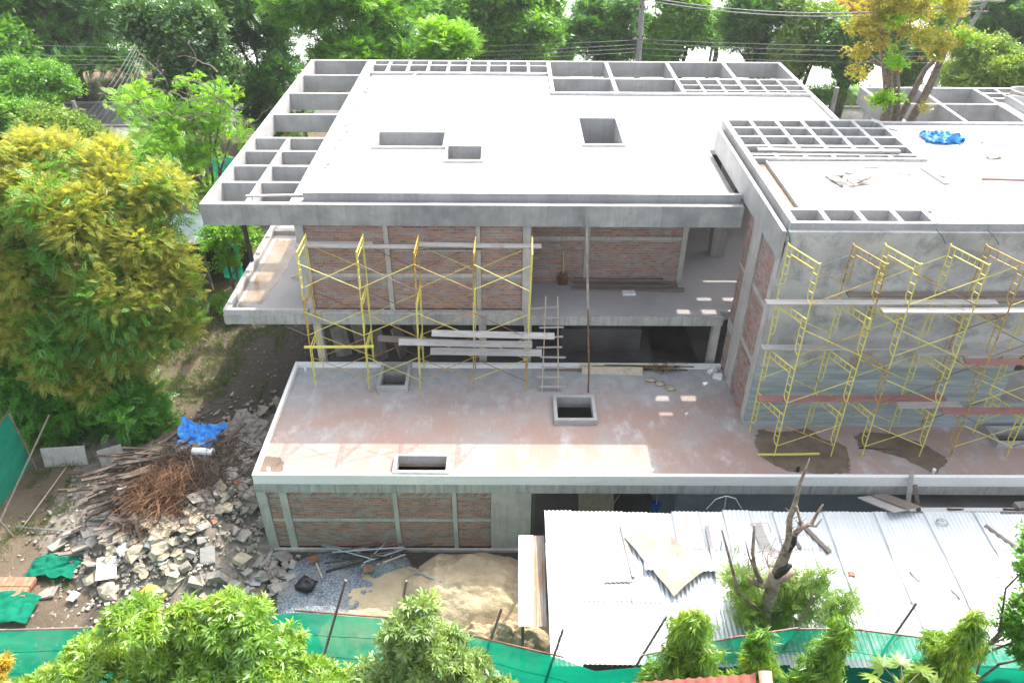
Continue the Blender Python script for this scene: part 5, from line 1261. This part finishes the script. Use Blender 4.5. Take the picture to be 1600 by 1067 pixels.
# sparse tall yellowing tree (near, behind the wing)
sp = empty('tree', 'tall half bare tree with yellowing leaves and several stems behind the wing roof', 'tree', (14.9, 29.3, -3.2))
mb = MB()
stems = [[(1381, 200), (1390, 160), (1385, 110), (1378, 60), (1375, 0), (1372, -50)], [(1398, 200), (1402, 150), (1398, 90), (1408, 40), (1412, -20)], [(1400, 195), (1430, 140), (1445, 110), (1475, 80), (1480, 40)],
         [(1420, 195), (1450, 140), (1470, 95), (1485, 60), (1500, 30), (1515, 20)], [(1385, 110), (1350, 80), (1330, 75)], [(1378, 60), (1350, 35), (1335, 30)], [(1385, 110), (1365, 95), (1340, 100), (1335, 85)], [(1402, 100), (1420, 70), (1425, 10)]]
for i, st in enumerate(stems):
    pts = [at(x, y, 29.3+.25*i+.2*k) for k, (x, y) in enumerate(st)]
    if i < 4: pts = [Vector((14.6+.25*i, 29.3, -3.2))]+pts
    r0 = (.26, .2, .17, .2, .06, .06, .05, .07)[i]; mb.tube(pts, [r0*(1-.7*k/(len(pts)-1)) for k in range(len(pts))], 7)
mb.build('trunk', M['bark'], sp, smooth=True)
bl = pxblobs([(1345, 85, .35), (1335, 110, .25), (1375, 30, .6), (1400, 0, .7), (1420, 45, .4), (1455, 55, .5), (1470, 70, .45), (1485, 15, .5), (1440, 20, .4), (1345, 45, .4), (1365, 60, .4), (1460, 85, .35), (1375, 155, .25), (1500, 55, .25), (1430, 0, .5), (1350, 120, .2), (1445, 168, .15), (1402, 100, .2)], 29.5)
pos, fwd, P_, D_ = crown_pts(bl, 420, 4, .16, -.9, -.3, .4)
mesh_quads('crown', scatter(TT, pos, fwd, .22*(1+rng.uniform(-.3, .3, len(pos)))), LM['dying'], sp)
bl = pxblobs([(1380, 155, .33), (1398, 30, .3), (1400, 98, .25), (1507, 57, .18), (1405, 155, .15), (1400, 75, .15)], 29.2)
pos, fwd, P_, D_ = crown_pts(bl, 80, 4, .12, -.8, 0, .3)
mesh_quads('fresh_leaves', scatter(TT, pos, fwd, .24*(1+rng.uniform(-.3, .3, len(pos)))), LM['bright'], sp)

# palms
def palm(loc, h, n, fl, label, name='palm_tree', mat='mid', seed=0):
    rg = random.Random(seed); root = empty(name, label, 'palm', loc); top = Vector(loc)+Vector((0, 0, h))
    MB().tube([loc, Vector(loc)+Vector((.1, 0, h*.5)), top], [.2, .15, .12], 8).build('trunk', M['bark'], root, smooth=True)
    for k in range(n):
        a = 2*math.pi*k/n+rg.uniform(-.2, .2); el = rg.uniform(.2, 1.1); q = []; rach = []
        for i in range(22):
            u = i/21; r_ = fl*u*math.cos(el*(1-.5*u)); z = fl*(math.sin(el)*u-.75*u*u)
            b = np.array([top.x+math.cos(a)*r_, top.y+math.sin(a)*r_, top.z+z]); rach.append(Vector(b))
            if i > 2:
                for s in (-1, 1):
                    d = (math.cos(a)*.4-s*math.sin(a), math.sin(a)*.4+s*math.cos(a), -.35); q.append(quadleaf(b, d, .06*fl/2, fl*.28*math.sin(math.pi*min(.93, u*.8+.15)), .1))
        mesh_quads('frond', np.array(q).reshape(-1, 3), LM[mat], root)
    return root
palm((25.2, 58.5, -3.2), 2.2, 13, 3.0, 'short coconut palm with arching fronds beyond the right roof corner', seed=4)
palm((21.0, 64, -3.2), 3.6, 12, 2.6, 'palm by the water behind the right big coffers', seed=5)
palm((-11.8, 43.5, -3.2), 4.6, 14, 1.9, 'fan of stiff palm fronds beside the left back roof corner', seed=6, mat='olive')
bgtree(1282, 152, 14, 12, 57, 'small clipped dark green ball bush beside the coconut palm', LM['deep'], TT, 160, .3, 4, 40, name='bush', base_r=.05)

# mango trees
bl = pxblobs([(350, 965, .55, .3), (210, 975, .5), (400, 985, .5), (140, 1050, .65, -.3), (290, 1025, .85), (425, 1050, .75, -.4), (70, 1085, .5, -.4), (220, 1080, .85, -.5), (360, 1085, .9, -.5), (300, 960, .4, .4), (20, 1110, .5, -.6), (520, 1100, .7, -.5), (500, 1060, .35)], 9.0)
tree('mango_tree', 'large bright mango tree covering the bottom left of the photo', bl, (-5.6, 8.8, -3.2), (-5.6, 8.9, -1.0), .2, TR, 4600, 1, .06, .245, LM['mango'], 'bark', low=-.35, upb=.9, keepup=False, inner=.3)
bl = pxblobs([(650, 970, .42, .2), (625, 1010, .45), (690, 1020, .5), (740, 1060, .42, -.2), (650, 1065, .7, -.3), (575, 1075, .5, -.3), (780, 1090, .35, -.4), (600, 1110, .7, -.6), (700, 1110, .7, -.6)], 9.1)
tree('mango_tree', 'smaller mango tree with pale young top at the bottom centre', bl, (-1.9, 8.8, -3.2), (-1.9, 8.8, -1.0), .15, TR, 2500, 1, .06, .23, LM['mango2'], 'bark', low=-.35, upb=.9, keepup=False, inner=.3)
bl = pxblobs([(-2, 1050, .22), (-25, 1080, .4)], 9)
tree('shrub', 'yellow orange leaved shrub at the bottom left photo corner', bl, (-9.9, 9, -3.2), (-9.9, 9, -.8), .05, TR, 160, 1, .05, .2, LM['gold'], 'bark', cat='shrub', upb=.8, keepup=False)
bl = pxblobs([(1622, 900, .3), (1612, 960, .4), (1595, 985, .3), (1628, 1010, .5), (1630, 860, .3)], 9.4)
tree('tree', 'broad leaved green tree cut by the right edge of the photo', bl, (bl[0][0][0]+.4, 10.2, -3.2), (bl[0][0][0]+.3, 10.2, -.6), .12, TT, 330, 4, .1, .22, LM['mid'], 'bark', low=-.7)
# ashoka columns
rg_a = random.Random(3)
def ashoka(px, ytop, wb, lab, Y=9.2, lean=0):
    top = at(px, ytop, Y); root = empty('ashoka_tree', lab, 'tree', (top.x-lean, Y, -3.2), 'drooping column trees along the right fence')
    MB().tube([(top.x-lean, Y, -3.3), (top.x-lean*.5, Y, -1), (top.x, Y, top.z-.1)], [.08, .06, .02], 6).build('trunk', M['bark'], root)
    bl_ = []; k = 0; zc = 0
    while zc < 3.4:
        r_ = .82*wb*min(1, .2+zc*.5)*rg_a.uniform(.8, 1.12); a_ = rg_a.random()*6.28
        bl_.append(((top.x-lean*zc+math.cos(a_)*r_*.35, Y+math.sin(a_)*r_*.35, top.z-.12-zc), (r_, r_, r_*1.15))); zc += r_*.6
    pos, fwd, P_, D_ = crown_pts(bl_, int(1150*wb/.6), 3, .05, -.9, -.25, .3, 8)
    n = len(pos); mesh_quads('crown', scatter(TD, pos, fwd, .16*(1+rng.uniform(-.35, .35, n))), LM['ashoka'], root)
ashoka(1092, 952, .78, 'largest drooping column tree just right of the gap in the green net')
ashoka(1197, 985, .5, 'drooping column tree behind the red tiled roof corner')
ashoka(1318, 975, .62, 'drooping column tree in the middle of the right green net')
ashoka(1532, 955, .62, 'bent topped drooping column tree near the right photo edge', lean=-.0)
# papaya leaves
pa = empty('papaya_plant', 'pale papaya leaves poking up at the bottom edge below the right net', 'plant', (5.6, 7.6, -3.2))
p0 = at(1412, 1075, 8.6)
MB().tube([(p0.x, p0.y, -3.2), p0], .05, 6).build('stem', M['olive'] if 'olive' in M else M['bark'], pa)
for k in range(9):
    a = k*.7; e = p0+Vector((math.cos(a)*.55, math.sin(a)*.45, .12)); MB().tube([p0, e], .012, 5).build('leaf_stalk', M['bark'], pa)
    V = scatter([T_whorl(9)], np.array([tuple(e)]), np.array([[math.cos(a), math.sin(a), .1]]), np.array([.36])); mesh_quads('leaf', V, LM['olive'], pa)
# dead tree
dt = empty('dead_tree', 'burnt broken dead tree standing before the bright shed roof', 'tree', (7.1, 12.0, -3.2))
def dp(l, y=12.0, dy=.0): return [at(x, yy, y+dy*i) for i, (x, yy) in enumerate(l)]
mb = MB()
mb.tube([Vector((7.0, 12.0, -3.2))]+dp([(1192, 1000), (1198, 950), (1207, 915), (1213, 895)]), [.28, .2, .17, .16, .17], 10)
mb.tube(dp([(1170, 905), (1190, 912), (1215, 905), (1240, 892)]), [.06, .12, .14, .09], 8)
mb.tube(dp([(1213, 900), (1225, 870), (1235, 845), (1242, 832)]), [.14, .13, .12, .07], 9)
mb.tube(dp([(1232, 850), (1234, 810), (1243, 785), (1250, 755), (1260, 730), (1265, 716)], dy=.05), [.08, .065, .06, .04, .025, .01], 7)
mb.tube(dp([(1240, 835), (1255, 822), (1268, 818), (1275, 805), (1286, 788)], dy=.03), [.07, .06, .05, .035, .02], 7)
mb.tube(dp([(1262, 820), (1275, 822), (1284, 810)], dy=.03), [.04, .03, .02], 6)
mb.tube(dp([(1244, 790), (1250, 812), (1252, 822)], dy=.03), [.03, .03, .03], 6)
mb.tube(dp([(1190, 910), (1180, 890), (1176, 865), (1179, 820)], dy=-.04), [.07, .055, .045, .03], 7)
mb.tube(dp([(1180, 890), (1170, 868), (1165, 845)], dy=-.04), [.03, .02, .01], 6)
mb.tube(dp([(1196, 958), (1170, 940), (1152, 925), (1146, 895), (1138, 865), (1128, 828)], dy=-.04), [.05, .05, .05, .04, .035, .02], 7)
mb.tube(dp([(1128, 845), (1126, 858)], dy=-.04), [.015, .01], 5)
mb.build('trunk', M['deadwood'], dt, smooth=True)
for pts_, rr_, yy_ in (([(1212, 902), (1224, 890), (1236, 882)], [.05, .11, .05], 11.86), ([(1233, 862), (1240, 848), (1243, 836)], [.03, .07, .05], 11.9)):
    MB().tube(dp(pts_, yy_), rr_, 8).build('charred_patch', M['black'], dt, smooth=True)
mb = MB(); rg = random.Random(4)
for i in range(60):
    q = rg.choice(((1200, 880), (1175, 880), (1215, 860), (1240, 830))); p = at(q[0]+rg.gauss(0, 8), q[1]+rg.gauss(0, 10), 12+rg.uniform(-.2, .2)); pts = [p]
    for k in range(3): p = p+Vector((rg.gauss(0, .12), rg.gauss(0, .1), rg.gauss(.06, .1))); pts.append(p)
    mb.tube(pts, [.009, .007, .005, .003], 4, False)
mb.build('twigs', M['deadwood'], dt)
bl = pxblobs([(1165, 945, .42), (1195, 960, .4), (1235, 945, .42), (1265, 930, .3), (1300, 950, .3), (1155, 915, .3), (1150, 890, .14), (1170, 905, .2), (1270, 905, .2), (1295, 890, .12), (1325, 945, .2), (1215, 930, .3), (1240, 915, .25)], 12.2)
tree('climbing_shrub', 'green feathery shrub growing round the foot of the dead tree', bl, (7.0, 12.2, -3.2), (7.0, 12.2, -.9), .05, TF, 560, 4, .12, .26, LM['olive'], 'bark', cat='shrub', low=-.8, upb=.5)

# grass and weeds, left soil and banks
def grass(name, n, fn, h, label, mat=None):
    P = np.array([fn() for _ in range(n)]); fwd = np.stack([rng.normal(size=n)*.5, rng.normal(size=n)*.5, np.ones(n)], 1)
    tag(mesh_quads(name, scatter([np.array([quadleaf((0,0,0), (1,0,0), .12, 1, .2), quadleaf((0,.2,0), (1,.5,0), .12, .8, .2), quadleaf((.0,-.2,0), (1,-.5,.2), .12, .9, .2)])], P, fwd, h*(.6+.8*rng.random(n)), keepup=False), mat or M['grass'], None), label, 'grass', kind='stuff')
gr = random.Random(6)
def g1():
    while True:
        x, y = gr.uniform(-17, -10), gr.uniform(15, 36)
        if (y > 24 and mnoise.noise(Vector((x*.6, y*.4, 2))) > -.1) or (x < -13 and mnoise.noise(Vector((x, y, 2))) > .1): return (x, y, -3.2)
grass('weeds', 5000, g1, .22, 'green weeds on the soil strip left of the building')
grass('bank_grass', 9000, lambda: (gr.uniform(-60, 60), gr.uniform(61, 67), -3.25), .5, 'rough grass on the canal bank beyond the road')
bl = [((-12.6, 30.2, -2.9), .5), ((-13.2, 31, -2.8), .6), ((-12.0, 31.3, -2.9), .5)]
tree('bush', 'low leafy weeds clump beyond the left balcony', bl, (-12.6, 30.6, -3.2), (-12.6, 30.6, -3.0), .03, TT, 260, 4, .15, .2, LM['mid'], 'bark', cat='bush')

# ------------------------------------------------------------------ street: poles, wires, mound
def upole(a, b, r, label, arms=()):
    a = Vector(a); b = Vector(b); root = empty('utility_pole', label, 'utility pole', a)
    MB().tube([a, b], [r, r*.7], 8).build('shaft', M['pole'], root)
    for t_, w_ in arms:
        p = a.lerp(b, t_); MB().beam(p+Vector((-w_, -.12, 0)), p+Vector((w_, -.12, .0)), .1, .1).build('crossarm', M['pole'], root)
        for k in (-.9, -.3, .3, .9): MB().tube([p+Vector((w_*k, -.12, .05)), p+Vector((w_*k, -.12, .22))], [.04, .055], 6).build('insulator', M['darksteel'], root)
    return root
P1a, P1b = at(997, 95, 55.5), at(1007, -40, 55.5); P1a = P1a+(P1a-P1b)*.9; P1a.z = -3.2
upole(P1a, P1b, .24, 'tall concrete utility pole behind the roof middle', ((.62, .5), (.80, .4)))
P2a, P2b = at(1470, 95, 56), at(1545, -5, 56.5); P2a = P2a+(P2a-P2b)*.5; P2a.z = -3.2
upole(P2a, P2b, .2, 'leaning utility pole with crossarm and insulators at the top right', ((.97, 1.2), (.9, .5)))
P3a, P3b = at(240, 90, 54), at(218, -40, 54); P3a.z = -3.2
upole(P3a, P3b, .22, 'utility pole rising from the dark tree at the top left')
P4a, P4b = at(140, 225, 41), at(114, 158, 41.5); P4a.z = -3.2
upole(P4a, P4b, .14, 'short leaning pole with a low crossarm among the left bushes')
MB().beam(at(112, 203, 40.9), at(150, 206, 40.9), .1, .1).build('crossarm', M['darksteel'], [o for o in C.objects if o.get('label') == 'short leaning pole with a low crossarm among the left bushes'][0])
P5 = at(1107, 98, 62); P5b = at(1117, 48, 62); P5.z = -3.2
upole(P5, P5b, .14, 'thin slanting pole by the water in the gap between trees')
P6 = at(1298, 190, 47); P6b = at(1308, 137, 47); P6.z = -3.2
upole(P6, P6b, .2, 'short pale concrete post between the two roofs')
def wire(a, b, sag, label, r=.014, group='overhead wires'):
    pts = [Vector(a).lerp(Vector(b), i/16)-Vector((0, 0, sag*4*(i/16)*(1-i/16))) for i in range(17)]
    tube_thing('wire', pts, r, 'wire', label, 'wire', group, 4)
X0, X1 = -70, 70
for i, (pl, pr_) in enumerate(((68, 63), (84, 70), (90, 76), (98, 82))):
    a = at(-40, pl, 55); b = at(997, pr_, 55.4); wire(a, b, .5, 'one of the thin overhead wires running left of the tall concrete pole')
for i, (pl, pr_) in enumerate(((62, 68), (68, 78), (76, 86), (86, 96))):
    wire(at(1001, pl, 55.3), at(1680, pr_, 56), .3, 'one of the thin overhead wires running right of the tall concrete pole')
wire(at(1002, -5, 55.3), at(1540, 2, 56.3), .9, 'thick wire pair between the tall pole and the leaning right pole, upper one', .035, None)
wire(at(1002, 0, 55.3), at(1540, 8, 56.3), .9, 'thick wire pair between the tall pole and the leaning right pole, lower one', .035, None)
for i in range(6): wire(at(222+i*2, 48+i*3, 53.8), at(118+i*7, 200+i*3, 41), .3+.08*i, 'one of the pale service cables fanning down from the left pole to the short pole', .016, 'service cables at the left')
o = MB().blob((0, 0, 0), (1.0, .8, .9), random.Random(2), 14, 9, .25).build('earth_mound', M['chunk'], smooth=True); q = at(153, 152, 63); o.location = (q.x, q.y, -3.1); tag(o, 'small pointed earth mound on the grass beyond the road', 'mound')
rl_ = empty('railing', 'low rusty railing on the grass beyond the road at the left', 'railing', (q.x+1.5, 62.3, -3.2))
for k in range(4): MB().tube([(q.x+1.2+k*1.5, 62.3, -3.2), (q.x+1.2+k*1.5, 62.3, -2.1)], .05, 5).build('post', M['clay'], rl_)
MB().tube([(q.x+1.2, 62.3, -2.15), (q.x+5.7, 62.3, -2.15)], .05, 5).build('rail', M['clay'], rl_)

# ------------------------------------------------------------------ air
hz = N('thin humid haze'); hz.n.remove(hz.b); pv = hz.n.new('ShaderNodeVolumePrincipled'); pv.inputs['Color'].default_value = (.93, .96, 1, 1); pv.inputs['Density'].default_value = .0004; pv.inputs['Anisotropy'].default_value = .3
hz.L(pv.outputs[0], hz.out.inputs['Volume'])
tag(MB().box(-200, 200, -40, 420, -8, 18.5).build('haze', hz.m), kind='stuff')
